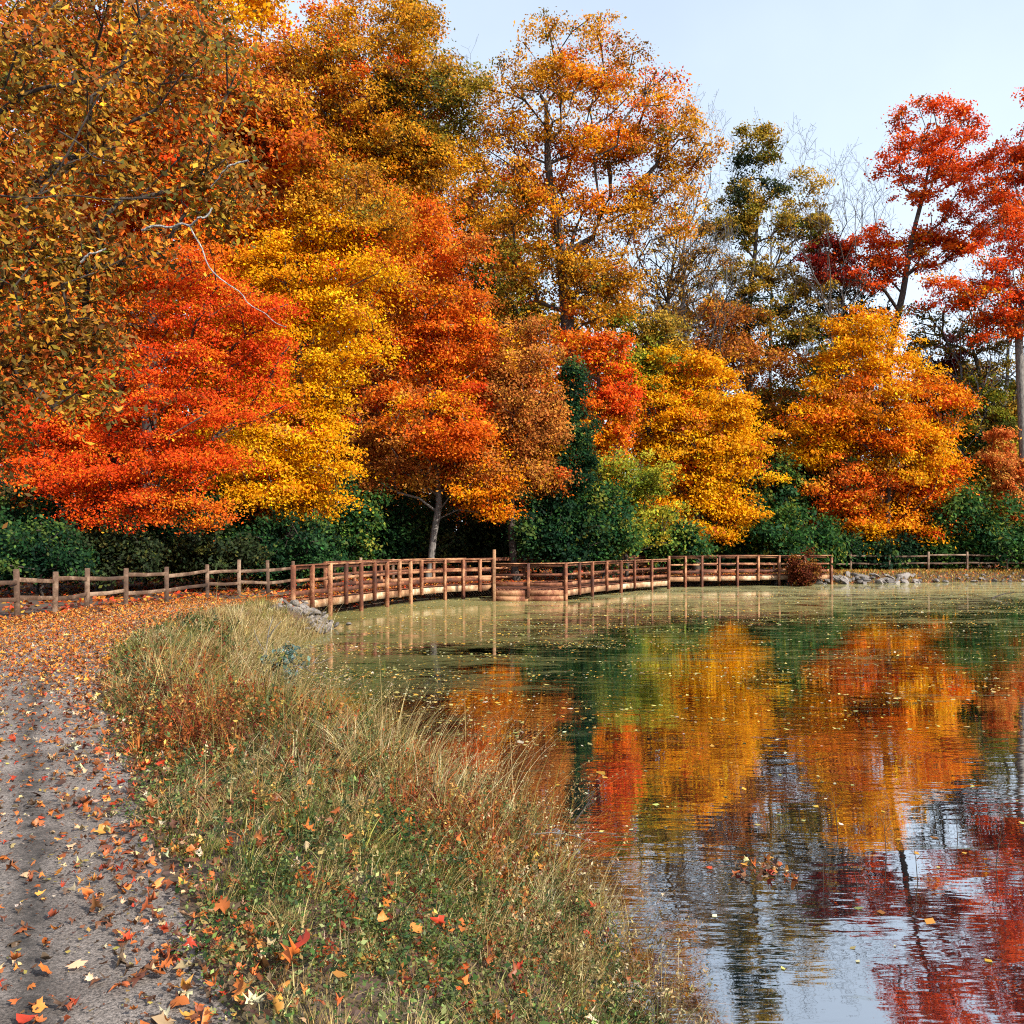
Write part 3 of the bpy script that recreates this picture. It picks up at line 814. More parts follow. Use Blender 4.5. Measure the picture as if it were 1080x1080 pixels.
for i, (px, t, bt, hw, d, p_, lab) in enumerate(back):
    rg = np.random.default_rng(100 + i)
    tree('woodland_tree', lab, d, (px, 600), auto(px, t, bt, hw, rg), p_, 200 + i, leaf=4.6, cover=1.6, clump=15, per=50, trunk_r=.26, group='trees deeper in the wood')

# --- bare trees far behind
def bare_tree(label, px, topy, hw, d, seed, n=150, mat=BARK_BLUE, tr=.2, leaves=None):
    rng = np.random.default_rng(seed)
    s = d / F
    bx = (px - CX) * s
    bz = gz(bx, d) - .1
    zt = EYE + (HY - topy) * s
    org = np.array([bx, d, bz])
    u = rng.uniform(.30, 1, n) ** .8
    ang = rng.uniform(0, 2 * np.pi, n)
    w = hw * s * np.sqrt(rng.uniform(0.02, 1, n)) * (.35 + .9 * np.sin(np.pi * np.clip(u * .9 - .1, 0, 1)))
    A = np.stack([bx + np.cos(ang) * w, d + np.sin(ang) * w, bz + (zt - bz) * u], 1)
    k = 8
    tt_ = np.linspace(0, 1, k)[:, None]
    tr_ = org * (1 - tt_) + np.array([bx, d, bz + (zt - bz) * .8]) * tt_
    tr_[1:, :2] += np.cumsum(rng.normal(0, .12, (k - 1, 2)), axis=0)
    PA, par = skeleton(tr_, A, rng, rise=1.1, wander=.06)
    # side twigs
    tipsd = []
    par = list(par); PAl = list(PA)
    for i in range(k + 2, len(PA)):
        for _ in range(2):
            dirv = norm(PA[i] - PA[par[i]] + rng.normal(0, .55, 3) * np.linalg.norm(PA[i] - PA[par[i]]) + np.array([0, 0, .25]))
            PAl.append(PA[i] + dirv * rng.uniform(.4, 1.2)); par.append(i)
    for i in range(len(PA), len(PAl)):
        for _ in range(2):
            e_ = PAl[i] - PAl[par[i]]
            dirv = norm(e_ + rng.normal(0, .5, 3) * np.linalg.norm(e_) + np.array([0, 0, .2]))
            PAl.append(PAl[par[i]] + e_ * rng.uniform(.4, 1) + dirv * rng.uniform(.3, .8)); par.append(i)
    root = empty('bare_tree', tuple(org), label, 'tree', 'bare trees behind the wood')
    branch_mesh(np.array(PAl) - org, np.array(par), tr, .009 * d / 60, mat, root, sides=3, power=.50)
bare_tree('leafless grey tree right of the tall orange oak', 722, 120, 44, 72, 301, 260)
bare_tree('leafless tree with fine twigs above the dark olive oak', 812, 145, 52, 78, 302, 340)
bare_tree('leafless tree between the dark olive oak and the scarlet tree', 895, 165, 40, 74, 303, 300)
bare_tree('leafless twiggy tree half hidden by the scarlet sprays at the right', 1060, 170, 40, 70, 304, 240)
bare_tree('slim leafless tree low between the scarlet tree and the grey trunk', 1010, 290, 40, 66, 305, 100, BARK_BLUE)
bare_tree('leafless grey tree seen through the thin top of the olive oak', 485, 70, 40, 76, 306, 240)
bare_tree('dark leafless tree with spreading limbs behind the golden maple', 715, 215, 60, 60, 308, 170, BARK_DARK, .24)
bare_tree('dark leafless tree leaning over the gap left of the scarlet tree', 872, 215, 44, 64, 309, 150, BARK_DARK, .2)
bare_tree('slender leafless tree just left of the dark olive oak', 755, 240, 30, 66, 307, 180)

# --- shrubs of the dark hedge line behind the fence and boardwalk
shr = [
    (118, 582, 40, 22, 29.3, BLACKGREEN, 'low blackish shrub in front of the red maple trunk'),
    (300, 580, 40, 24, 34.5, DARKGREEN, 'low dark shrub in front of the yellow maple trunk'),
    (215, 582, 44, 22, 32.5, BLACKGREEN, 'low blackish shrub between the red and yellow maple trunks'),
    (40, 584, 40, 22, 27, DARKGREEN, 'low dark shrub by the fence left of the red maple trunk'),
    (925, 580, 34, 12, 59.3, DARKGREEN, 'low dark shrub in front of the bright orange maple trunk'),
    (-20, 560, 50, 46, 28, DARKGREEN, 'dark green shrub at the far left behind the first fence posts'),
    (40, 550, 44, 44, 30.5, DARKGREEN, 'dark green shrub below the left skirt of the red maple'),
    (95, 560, 46, 36, 33, BLACKGREEN, 'blackish green shrub behind the third fence post'),
    (150, 555, 44, 38, 34, DARKGREEN, 'dark green shrub below the middle of the red maple'),
    (205, 560, 44, 34, 35.5, GREEN, 'mid green shrub with yellowing sprays behind the rail fence'),
    (255, 555, 40, 38, 38, DARKGREEN, 'dark green shrub below the golden skirt of the yellow maple'),
    (305, 555, 40, 36, 39, DARKGREEN, 'dark green shrub behind the near end of the boardwalk'),
    (350, 548, 42, 44, 41, GREEN, 'tall mid green shrub right of the yellow maple'),
    (400, 555, 42, 36, 45, DARKGREEN, 'bottle green shrub left of the leaning trunk'),
    (440, 560, 34, 28, 46.5, BLACKGREEN, 'blackish green shrub directly behind the leaning trunk'),
    (495, 562, 40, 26, 48, BLACKGREEN, 'blackish green shrub right of the leaning trunk'),
    (545, 555, 38, 32, 49.5, DARKGREEN, 'dark green shrub below the rust oak'),
    (592, 562, 36, 24, 43.2, DARKGREEN, 'large dark green shrub at the foot of the ivy column'),
    (632, 555, 30, 30, 43.8, GREEN, 'mid green shrub left of the chartreuse tree'),
    (700, 568, 30, 20, 51, GREEN, 'low green shrub below the chartreuse tree'),
    (740, 566, 32, 22, 57, GREEN, 'low mid green shrub below the golden maple'),
    (785, 562, 34, 26, 57, GREEN, 'green shrub with pale tips right of the golden maple'),
    (815, 528, 26, 42, 60, GREEN, 'tall green shrub left of the bright orange maple'),
    (845, 560, 34, 26, 55, GREEN, 'mid green shrub behind the end of the boardwalk'),
    (895, 562, 40, 24, 64, DARKGREEN, 'dark green shrub below the left of the bright orange maple'),
    (950, 564, 40, 22, 64.5, BLACKGREEN, 'blackish green shrub below the right of the bright orange maple'),
    (1010, 553, 32, 34, 60, GREEN, 'fresh green shrub right of the bright orange maple'),
    (1046, 545, 32, 32, 62.5, LIME, 'yellow green shrub below the coral sapling'),
    (1078, 560, 34, 28, 59.5, GREEN, 'fresh green shrub at the right end of the far fence'),
]
for i, (px, py, rx, ry, d, p_, lab) in enumerate(shr):
    rg = np.random.default_rng(400 + i)
    rx += 4
    if d < 50: py -= 6; ry += 4
    lob = [(px, py, rx, ry), (px - rx * .5, py + ry * .5, rx * .6, ry * .6), (px + rx * .5, py + ry * .45, rx * .6, ry * .6), (px + rg.uniform(-8, 8), py + ry * .7, rx * .9, ry * .5)]
    tree('shrub', lab, d, (px, 600), lob, p_, 500 + i, leaf=4.2, cover=1.9, clump=11, flat=.8, per=50, trunk_r=.05, cat='shrub', group='shrubs along the edge of the wood', crown_name='foliage')

# distant wood closing the view behind everything
rng = np.random.default_rng(900)
n = 110000
wx = rng.uniform(-110, 110, n); wy = rng.uniform(82, 104, n)
hmax = np.where(wx < 2, 28, 9.5) + 3.0 * np.sin(wx * .32) + 2.0 * np.sin(wx * .83 + 1)
wz = 1 + hmax * rng.uniform(0, 1, n) ** 1.15
cell = np.floor(wx / 4.5).astype(int) * 7 + np.floor(wz / 5).astype(int) * 3
pals = [OAK, OLIVE, RUST, GOLD, OLIVEGOLD, RUST, LIME, OAK, GREEN]
base_c = np.array([p[0][0] for p in pals])[cell % len(pals)]
c = jitter(base_c * .9, rng, .3, .15)
P = np.stack([wx, wy, wz], 1)
nr = norm(rng.normal(size=(n, 3)) * .7 + np.array([.3, -.5, .4]))
o = build_mesh('distant_woods', leaf_quads(P, nr, rng.uniform(.5, .95, n), rng, .75), quad_idx(n), LEAF, tint=c)
tag(o, 'brown and tawny mass of woodland closing the view behind the trees', 'woods', kind='stuff')

# ------------------------------------------------------------------ timber helpers
def box_between(A, B, w, h, up=(0, 0, 1), ext=0.0):
    """box along A-B, width w across, height h along up; returns 8 verts"""
    A = np.array(A, float); B = np.array(B, float)
    t = norm(B - A); A = A - t * ext; B = B + t * ext
    up = np.array(up, float)
    s = norm(np.cross(t, up)); u = np.cross(s, t)
    o = []
    for P in (A, B):
        for a_, b_ in ((-1, -1), (1, -1), (1, 1), (-1, 1)):
            o.append(P + s * a_ * w / 2 + u * b_ * h / 2)
    return np.array(o)
BOXF = np.array([[0, 3, 2, 1], [4, 5, 6, 7], [0, 1, 5, 4], [1, 2, 6, 5], [2, 3, 7, 6], [3, 0, 4, 7]])
def boxes(name, lst, mat, parent, bevel=0.0):
    V = np.concatenate(lst); n = len(lst)
    Fc = (np.arange(n)[:, None, None] * 8 + BOXF[None]).reshape(-1, 4)
    o = build_mesh(name, V, Fc, mat, parent)
    if bevel:
        m = o.modifiers.new('bevel', 'BEVEL'); m.width = bevel; m.segments = 1
    return o

# ------------------------------------------------------------------ boardwalk
DECK = 0.65
def px_line(pts): return np.array([((px - CX) * d / F, d) for px, d in pts])
SEC_A = px_line([(307, 27.5), (327, 28.7), (346, 29.8), (363, 30.9), (379, 31.9), (393, 32.9), (406.5, 33.9), (419.5, 34.8), (431.5, 35.7), (443, 36.5), (468, 38.0), (487.5, 38.8), (505, 39.4), (519, 39.9)])
SEC_B = px_line([(521.5, 37.3), (557, 37.3), (595.5, 37.6), (609.5, 39.1), (623, 40.6), (638.5, 42.0), (653.5, 43.4), (668, 44.8), (686, 46.2), (704, 47.4)])
SEC_C = px_line([(704.5, 48.9), (722, 49.3), (739.5, 49.7), (758, 50.1), (777, 50.5), (799, 51.0), (821, 51.5), (848, 52.1), (876, 52.8)])
MID_ = px_line([(545, 40.9), (580, 42.0), (615, 43.4), (650, 45.4), (680, 47.4)])
FR = np.vstack([SEC_A, MID_, SEC_C])
def tangents(P):
    t = np.gradient(P, axis=0); return t / np.linalg.norm(t, axis=1, keepdims=True)
tg = tangents(FR)
BK = FR + np.stack([-tg[:, 1], tg[:, 0]], 1) * 1.9
BO = np.array([FR[15, 0], FR[15, 1], 0])
bridge = empty('boardwalk', tuple(BO), 'weathered reddish timber boardwalk with railings and a jutting bay over the pond', 'boardwalk')
def v3(p, z): return np.array([p[0], p[1], z]) - BO
dk = []
def lay_deck(P, Q, z):
    for i in range(len(P) - 1):
        L = np.linalg.norm(P[i + 1] - P[i]); m_ = max(2, int(round(L / .15)))
        for j in range(m_):
            u = (j + .5) / m_
            dk.append(box_between(v3(P[i] * (1 - u) + P[i + 1] * u, z), v3(Q[i] * (1 - u) + Q[i + 1] * u, z), .135, .04))
lay_deck(FR, BK, DECK - .02)
tb = np.linspace(0, 1, len(SEC_B))
innerB = np.array([np.interp(tb, np.linspace(0, 1, 7), np.vstack([SEC_A[-1:], MID_, SEC_C[:1]])[:, k]) for k in (0, 1)]).T
innerB = innerB + norm(SEC_B - innerB) * .06
LOW = .14
lay_deck(SEC_B, innerB, DECK - .02 - LOW)
boxes('deck', dk, WOOD, bridge)
rngb = np.random.default_rng(61)
def railing(P, sgn, longset, dz=0.0, tall=(), skip_end=False):
    t_ = tangents(P)
    out = np.stack([t_[:, 1], -t_[:, 0]], 1) * sgn
    for i in range(len(P)):
        top = DECK + dz + (1.66 if i in tall else 1.10) + rngb.uniform(-.015, .02)
        bot = -.9 if i in longset else DECK + dz - .34
        p = P[i] + out[i] * .075
        w = .13 if i in tall else .125
        q = rngb.normal(0, .008, 2)
        boxes('post', [box_between(v3(p, bot), v3(p + q, top), w, w, up=np.array([t_[i, 0], t_[i, 1], 0]))], WOOD_PALE if i in tall else WOOD, bridge, .008)
    for i in range(0, len(P) - 1, 2):
        js = [k for k in (i, i + 1) if k < len(P) - 1]
        for nm, z, h, wd, mt, off in (('top_rail', 1.085, .04, .15, WOOD, .04), ('rail', 1.005, .10, .036, WOOD, 0), ('rail', .60, .09, .036, WOOD, 0), ('rail', .20, .14, .036, WOOD, 0), ('fascia', -.19, .25, .036, WOOD_PALE, .018)):
            lst = []
            for k in js:
                e = rngb.uniform(-.010, .010, 2)
                lst.append(box_between(v3(P[k] + out[k] * off, DECK + dz + z + e[0]), v3(P[k + 1] + out[k + 1] * off, DECK + dz + z + e[1]), wd, h))
            boxes(nm, lst, mt, bridge)
railing(SEC_A, 1, {0, 2, 4, 6, 8, 10, 11, 13})
railing(SEC_B, 1, {0, 2, 4, 6, 8, 9}, -LOW, tall=(0,))
railing(SEC_C, 1, {0, 1, 2, 4, 6, 8})
railing(BK[5::2], -1, {1, 3, 5, 7, 9}, tall=(6,))
kb = []
tB = tangents(SEC_B)
for z in (DECK - .17 - LOW, DECK - .42 - LOW):
    for i in (0, 1):
        o_ = np.array([tB[i, 1], -tB[i, 0]]) * .045
        kb.append(box_between(v3(SEC_B[i] + o_, z), v3(SEC_B[i + 1] + o_, z), .034, .235))
boxes('kick_board', kb, WOOD, bridge)
bm = []
for P, Q, dz in ((FR, BK, 0), (SEC_B, innerB, -LOW)):
    for i in range(0, len(P) - 1):
        for u in (.25, .75):
            bm.append(box_between(v3(P[i] * (1 - u) + Q[i] * u, DECK + dz - .145), v3(P[i + 1] * (1 - u) + Q[i + 1] * u, DECK + dz - .145), .06, .2))
boxes('joist', bm, WOOD, bridge)

# ------------------------------------------------------------------ rail fences
def rail_fence(label, pts, post_h, rails, seed, mat, group):
    rng = np.random.default_rng(seed)
    pts = np.array(pts, float)
    zb = ground_z(pts)
    root = empty('rail_fence', (pts[0][0], pts[0][1], zb[0]), label, 'fence', group)
    org = np.array([pts[0][0], pts[0][1], zb[0]])
    tops = []
    for i, p in enumerate(pts):
        h = post_h + rng.uniform(-.07, .1)
        a_ = np.array([p[0], p[1], zb[i] - .3]) - org
        b_ = np.array([p[0] + rng.normal(0, .025), p[1] + rng.normal(0, .025), zb[i] + h]) - org
        boxes('post', [box_between(a_, b_, .11, .12, up=(1, .3, 0))], mat, root, .012)
    rr = []
    for i in range(len(pts) - 1):
        for z in rails:
            A = np.array([pts[i][0], pts[i][1], zb[i] + z + rng.uniform(-.05, .05)]) - org
            B = np.array([pts[i + 1][0], pts[i + 1][1], zb[i + 1] + z + rng.uniform(-.05, .05)]) - org
            M_ = (A + B) / 2 + np.array([0, 0, rng.uniform(-.035, .02)])
            nA = norm(B - A)
            o_ = np.array([-nA[1], nA[0], 0]) * (.0)
            boxes('rail', [box_between(A + o_, M_ + o_, .05, .11), box_between(M_ + o_, B + o_, .05, .10)], mat, root, .008)
fl = [((-60 - CX) / 49.5, 18.9), ((-22 - CX) / 47, 19.9)] + [((px - CX) / k, F / k) for px, k in ((19, 44.4), (58, 42), (91.7, 39.4), (132.7, 37.7), (175.7, 35.8), (219, 32.4), (252, 30.9), (283, 30.1))]
fl += [((px - CX) * d / F, d) for px, d in ((309, 33.4), (353, 36.2), (380, 38.6), (415, 41.4), (455, 44.0))]
rail_fence('two rail split timber fence along the path at the left', fl, 1.12, (.42, .86), 71, FENCE_WOOD, None)
fr_ = [((px - CX) * d / F, d) for px, d in ((830, 57.2), (862, 57.4), (897, 57.6), (938, 57.8), (979, 58.0), (1020, 58.2), (1062, 58.4), (1104, 58.6), (1146, 58.8))]
rail_fence('two rail timber fence beyond the far bank at the right', fr_, 1.22, (.5, 1.0), 72, FENCE_WOOD, None)

# ------------------------------------------------------------------ rocks
def rock_mesh(seed):
    rng = np.random.default_rng(seed)
    import bmesh
    bm_ = bmesh.new()
    bmesh.ops.create_icosphere(bm_, subdivisions=2, radius=.5)
    dirs = norm(rng.normal(size=(9, 3))); cut = rng.uniform(.24, .46, 9)
    for v in bm_.verts:
        p = np.array(v.co)
        for d_, c_ in zip(dirs, cut):
            k = p @ d_
            if k > c_: p = p - d_ * (k - c_)
        p += rng.normal(0, .012, 3)
        v.co = p
    me = bpy.data.meshes.new('rock'); bm_.to_mesh(me); bm_.free()
    me.materials.append(ROCK)
    return me
RM = [rock_mesh(800 + i) for i in range(7)]
rr = np.random.default_rng(81)
def rock(x, y, z, s, label, group):
    o = bpy.data.objects.new('rock', RM[rr.integers(len(RM))])
    COL.objects.link(o)
    o.location = (x, y, z); o.scale = (s * rr.uniform(.9, 1.7), s * rr.uniform(.8, 1.3), s * rr.uniform(.35, .7))
    o.rotation_euler = (rr.uniform(-.8, .8), rr.uniform(-.8, .8), rr.uniform(0, 6.28))
    tag(o, label, 'rock', group)
for i in range(120):
    u = rr.random()
    x = -6.6 + 1.5 * u + rr.normal(0, .2); y = 26.2 - 1.6 * u + rr.normal(0, .6)
    z = .62 - .6 * u + rr.uniform(-.05, .12)
    rock(x, y, max(z, -.02), rr.uniform(.12, .34), 'grey broken rock in the pile beside the near end of the boardwalk', 'rocks piled at the near end of the boardwalk')
for i in range(120):
    x = rr.uniform(15.6, 25.5) if i < 85 else rr.uniform(25, 37)
    sy = np.interp(x, FARSHORE[:, 0], FARSHORE[:, 1])
    y = sy + rr.uniform(-.1, 1.3)
    rock(x, y, .02 + (y - sy) * .34 + rr.uniform(0, .08), rr.uniform(.25, .6) * (1 if i < 85 else .7), 'pale rock on the far bank below the right hand fence', 'rocks along the far bank')

# russet bush in front of the boardwalk's far end
tree('russet_bush', 'twiggy russet brown bush growing in front of the boardwalk railing at its far end', 51.0, (849, 612),
     [(849, 597, 11, 11), (846, 606, 9, 8), (854, 604, 9, 9)], BROWN, 33, leaf=2.6, cover=1.6, clump=5, flat=.9, trunk_r=.03, cat='bush', crown_name='foliage')

# ------------------------------------------------------------------ bank vegetation
def blades(P, H, W, col, rng, lean=.5, segs=3, wind=(.25, .1)):
    n = len(P)
    ang = rng.uniform(0, 2 * np.pi, n)
    ld = np.stack([np.cos(ang), np.sin(ang)], 1) * (np.abs(rng.normal(0, lean, n)))[:, None] + np.array(wind)
    fa = rng.uniform(0, np.pi, n)
    sd = np.stack([np.cos(fa), np.sin(fa), np.zeros(n)], 1)
    V = np.zeros((n, (segs + 1) * 2, 3))
    for s in range(segs + 1):
        u = s / segs
        c = P.copy()
        c[:, :2] += ld * (H * u ** 1.8)[:, None]
        c[:, 2] += H * u * (1 - .28 * u * np.minimum(1.5, np.linalg.norm(ld, axis=1)))
        w = W * (1 - u * .92)
        V[:, 2 * s] = c - sd * w[:, None] * .5
        V[:, 2 * s + 1] = c + sd * w[:, None] * .5
    base = np.arange(n)[:, None] * (segs + 1) * 2
    fcs = []
    for s in range(segs):
        fcs.append(np.concatenate([base + 2 * s, base + 2 * s + 1, base + 2 * s + 3, base + 2 * s + 2], 1))
    Fc = np.stack(fcs, 1).reshape(-1, 4)
    return V.reshape(-1, 3), Fc, np.repeat(col, segs, axis=0)

def bank_points(n, rng, ymin=2.2, ymax=27.0, water_lap=.12, margin=.05):
    out = []
    tot = 0
    while tot < n:
        y = ymin + (ymax - ymin) * rng.random(n * 2) ** 1.55
        x = rng.uniform(-9, 3, n * 2)
        P = np.stack([x, y], 1)
        ex = np.interp(y, EDGE[:, 1], EDGE[:, 0])
        ok = (x > ex + margin + .10 * np.sin(y * 3.1) + .06 * np.sin(y * 9.7))
        P = P[ok]
        s = signed_pond(P)
        P = P[(s > -water_lap) & ~((P[:, 0] > -6.9) & (P[:, 1] > 24.0))]
        out.append(P); tot += len(P)
    return np.concatenate(out)[:n]

DRY = pal((194, 172, 118, 4), (172, 146, 92, 4), (216, 198, 152, 1.5), (144, 112, 68, 3))
GRN = pal((118, 120, 54, 4), (90, 98, 46, 3), (154, 146, 74, 3), (66, 78, 40, 2))
REDW = pal((150, 66, 40, 3), (176, 84, 50, 2), (120, 54, 36, 3), (186, 120, 76, 2), (170, 58, 36, 1))
rng = np.random.default_rng(41)
def zones(P2):
    sp = signed_pond(P2)
    dry = np.clip(.46 + .75 * hnoise(P2[:, 0] * .9 + 3, P2[:, 1] * .7) + .03 * (P2[:, 1] - 9) + np.where(sp < 1.0, .25, 0), .06, .95)
    red = (np.exp(-((P2[:, 0] + 2.9) ** 2 / 1.4 + (P2[:, 1] - 8.2) ** 2 / 2.2)) * .60 + np.exp(-((P2[:, 0] + .3) ** 2 / .5 + (P2[:, 1] - 6.6) ** 2 / 1.8)) * .5
           + np.exp(-((P2[:, 0] + 4.4) ** 2 / 1.0 + (P2[:, 1] - 12) ** 2 / 4)) * .35)
    ex = np.interp(P2[:, 1], EDGE[:, 1], EDGE[:, 0])
    edge = np.clip((P2[:, 0] - ex) / .8, 0, 1)
    tall = np.clip(.5 + .75 * hnoise(P2[:, 0] * .8, P2[:, 1] * .7 + 2), 0.05, 1)
    near = np.clip((P2[:, 1] - 3.8) / 4.5, 0, 1)
    tall = tall * np.clip(1 - .75 * np.exp(-((P2[:, 0] + 4.0) ** 2 + (P2[:, 1] - 14.2) ** 2 * .35) / 1.0), .2, 1) * np.clip(1.9 - P2[:, 1] / 16.0, .45, 1)
    return dry, red, edge, tall, near
def zone_col(dry, red, m, rng):
    return np.where((rng.random(m) < red)[:, None], pick(REDW, m, rng), np.where((rng.random(m) < dry)[:, None], pick(DRY, m, rng), pick(GRN, m, rng)))
def bwidth(y, rng, k=1.0):
    return np.clip(.0020 + .00080 * y, .004, .018) * k * np.exp(rng.normal(0, .45, len(y)))
# short undergrowth
n = 46000
P2 = bank_points(n, rng)
dry, red, edge, tall, near = zones(P2)
H1 = (.05 + .16 * edge * (.3 + .7 * tall) * (.4 + .6 * near)) * rng.uniform(.4, 1.5, n)
V1, F1, t1 = blades(np.column_stack([P2, ground_z(P2) - .01]), H1, bwidth(P2[:, 1], rng), jitter(zone_col(dry, red, n, rng), rng, .32, .10), rng, lean=.8)
# tufts: blades fanning from shared roots, each tuft with its own height and colour
nt_ = 2900
T2 = bank_points(nt_, rng, margin=.12)
dry, red, edge, tall, near = zones(T2)
ht = (.10 + .42 * edge * tall * (.25 + .75 * near)) * rng.uniform(.35, 1.6, nt_)
tcol = zone_col(dry, red, nt_, rng) * np.exp(rng.normal(0, .18, (nt_, 1)))
lean_t = rng.normal(0, .35, (nt_, 2)) + np.array([.10, -.05])
k = rng.integers(14, 46, nt_)
idx = np.repeat(np.arange(nt_), k); m = len(idx)
off = rng.normal(0, 1, (m, 2)) * (.025 + .16 * ht[idx])[:, None] * .6
Q2 = T2[idx] + off
ld = lean_t[idx] + off / (.03 + .16 * ht[idx])[:, None] * .38
V2, F2, t2 = blades(np.column_stack([Q2, ground_z(Q2) - .01]), ht[idx] * rng.uniform(.45, 1.15, m), bwidth(Q2[:, 1], rng, .9), jitter(tcol[idx], rng, .28, .08), rng, lean=.22, segs=4, wind=ld)
o = build_mesh('bank_grass', np.concatenate([V1, V2]), np.concatenate([F1, F2 + len(V1)]), GRASS, tint=np.concatenate([t1, t2]))
tag(o, 'dry tan and green grass covering the bank between path and pond', 'grass', kind='stuff')

# grass along the far bank
n = 16000
fx = rng.uniform(13, 40, n); fy = np.interp(fx, FARSHORE[:, 0], FARSHORE[:, 1]) + rng.uniform(.1, 3.4, n)
fx = np.where(rng.random(n) < .12, rng.uniform(13, 19, n), fx)
Q = np.column_stack([fx, fy]); Q = Q[signed_pond(Q) > .1]; n = len(Q)
FB = pal((196, 160, 84, 4), (206, 140, 60, 2), (150, 130, 60, 2), (120, 124, 56, 2), (190, 96, 44, 1.5))
V, Fc, tc = blades(np.column_stack([Q, ground_z(Q) - .02]), rng.uniform(.06, .24, n), rng.uniform(.03, .06, n), jitter(pick(FB, n, rng), rng, .25), rng, lean=.5, segs=2)
o = build_mesh('far_bank_grass', V, Fc, GRASS, tint=tc)
tag(o, 'tan grass growing along the far bank below the right hand fence', 'grass', kind='stuff')

# tall straw stalks leaning out over the water, with seed heads
n = 3600
P2 = bank_points(n * 6, rng, 4.3, 25, .2, .4)
s_ = signed_pond(P2)
P2 = P2[(s_ < .9) | (rng.random(len(P2)) < .14)][:n]
n = len(P2)
P = np.column_stack([P2, ground_z(P2)])
col = jitter(np.where((rng.random(n) < .8)[:, None], pick(DRY, n, rng) * 1.05, pick(GRN, n, rng)), rng, .2, .06)
H = rng.uniform(.25, 1.05, n) * np.clip(.35 + (P2[:, 1] - 4.5) / 5, .3, 1.05)
V, Fc, tc = blades(P, H, np.clip(.0014 + .0006 * P2[:, 1], .0035, .011), col, rng, lean=.40, segs=5, wind=(.45, .05))
tips = V.reshape(n, 12, 3)[:, 10:].mean(1); pre = V.reshape(n, 12, 3)[:, 8:10].mean(1)
has = np.where(rng.random(n) < .5)[0]
kk = 9
u = rng.uniform(-.2, 1, (len(has), kk, 1))
sp_ = pre[has][:, None] * (1 - u) + tips[has][:, None] * u + rng.normal(0, .007, (len(has), kk, 3))
sp_ = sp_.reshape(-1, 3)
sv = leaf_quads(sp_, norm(rng.normal(size=sp_.shape)), rng.uniform(.012, .03, len(sp_)), rng, .45)
sc_ = np.repeat(jitter(pick(DRY, len(has), rng) * .85, rng, .2, .08), kk, axis=0)
o = build_mesh('straw_grass', np.concatenate([V, sv]), np.concatenate([Fc, quad_idx(len(sp_)) + len(V)]), GRASS, tint=np.concatenate([tc, sc_]))
tag(o, 'long pale straw stalks leaning from the bank over the pond', 'grass', kind='stuff')

# weeds: upright stems carrying small leaves, rusty in patches
nw = 7000
W2 = bank_points(nw, rng, 3.6, 20, .05, .25)
dry, red, edge, tall, near = zones(W2)
W2 = W2[rng.random(nw) < np.clip(.22 + red * 1.5, 0, 1)]
nw = len(W2)
dry, red, edge, tall, near = zones(W2)
hw_ = (.10 + .30 * near * (.4 + .6 * tall)) * rng.uniform(.6, 1.3, nw)
WB = np.column_stack([W2, ground_z(W2)])
wl = rng.normal(0, .22, (nw, 2))
WC = np.where((rng.random(nw) < np.clip(.25 + red * 1.2, 0, .95))[:, None], pick(REDW, nw, rng), pick(pal((84, 96, 52, 3), (116, 120, 70, 2), (60, 80, 46, 2)), nw, rng))
V1, F1, t1 = blades(WB, hw_, np.full(nw, .006), jitter(WC * .7, rng), rng, lean=.0, segs=3, wind=wl)
kk = 22
u = rng.uniform(.15, 1.02, (nw, kk))
pp = WB[:, None, :] + np.concatenate([(wl[:, None, :] * (hw_[:, None] * u ** 1.8)[..., None]), (hw_[:, None] * u)[..., None]], 2) + rng.normal(0, .03, (nw, kk, 3)) * (1.25 - u)[..., None]
pp = pp.reshape(-1, 3)
lv = leaf_quads(pp, norm(rng.normal(size=pp.shape) * .6 + np.array([0, 0, .8])), np.repeat(np.clip(.018 + .0022 * W2[:, 1], .022, .055), kk) * rng.uniform(.6, 1.4, nw * kk), rng, .5)
o = build_mesh('bank_weeds', np.concatenate([V1, lv]), np.concatenate([F1, quad_idx(len(pp)) + len(V1)]), GRASS, tint=np.concatenate([t1, jitter(np.repeat(WC, kk, axis=0), rng, .3, .12)]))
tag(o, 'rusty and green weeds standing among the bank grass', 'weeds', kind='stuff')

# broad leaved plant and driftwood at the water's edge
def leafy_plant(label, px, py, rx, ry, d, n, pl, size, seed):
    rng = np.random.default_rng(seed)
    s = d / F
    b = at(px, py + ry, d); b[2] = max(0.0, gz(b[0], b[1])) - .02
    root = empty('leafy_plant', tuple(b), label, 'plant')
    ncl = 22
    tips = at(px, py, d) + norm(rng.normal(size=(ncl, 3))) * rng.uniform(.3, 1, (ncl, 1)) * np.array([rx, rx, ry]) * s
    PA, par = skeleton(np.array([b, b + [0, 0, .05], b + [0, 0, .1]]), tips, rng, rise=.8, step=.2)
    branch_mesh(PA - b, par, .012, .003, BARK_DARK, root, sides=5, name='stem')
    P = tips[rng.integers(0, ncl, n)] + rng.normal(0, .05, (n, 3))
    P[:, 2] = np.maximum(P[:, 2], .03)
    build_mesh('foliage', leaf_quads(P - b, norm(rng.normal(size=(n, 3)) * .5 + np.array([.2, -.4, .7])), rng.uniform(.6, 1.3, n) * size, rng, .6), quad_idx(n), LEAF, root, tint=jitter(pick(pl, n, rng), rng))
leafy_plant('bluish green broad leaved plant at the water edge below the rock pile', 298, 705, 26, 32, 14.6, 420, pal((90, 116, 104, 4), (130, 156, 156, 2), (60, 84, 66, 3), (160, 160, 80, 1)), .10, 921)
leafy_plant('dark green leafy plant in the grass close to the camera', 415, 885, 34, 24, 5.5, 330, pal((44, 76, 36, 4), (30, 58, 30, 3), (84, 104, 52, 2)), .035, 922)
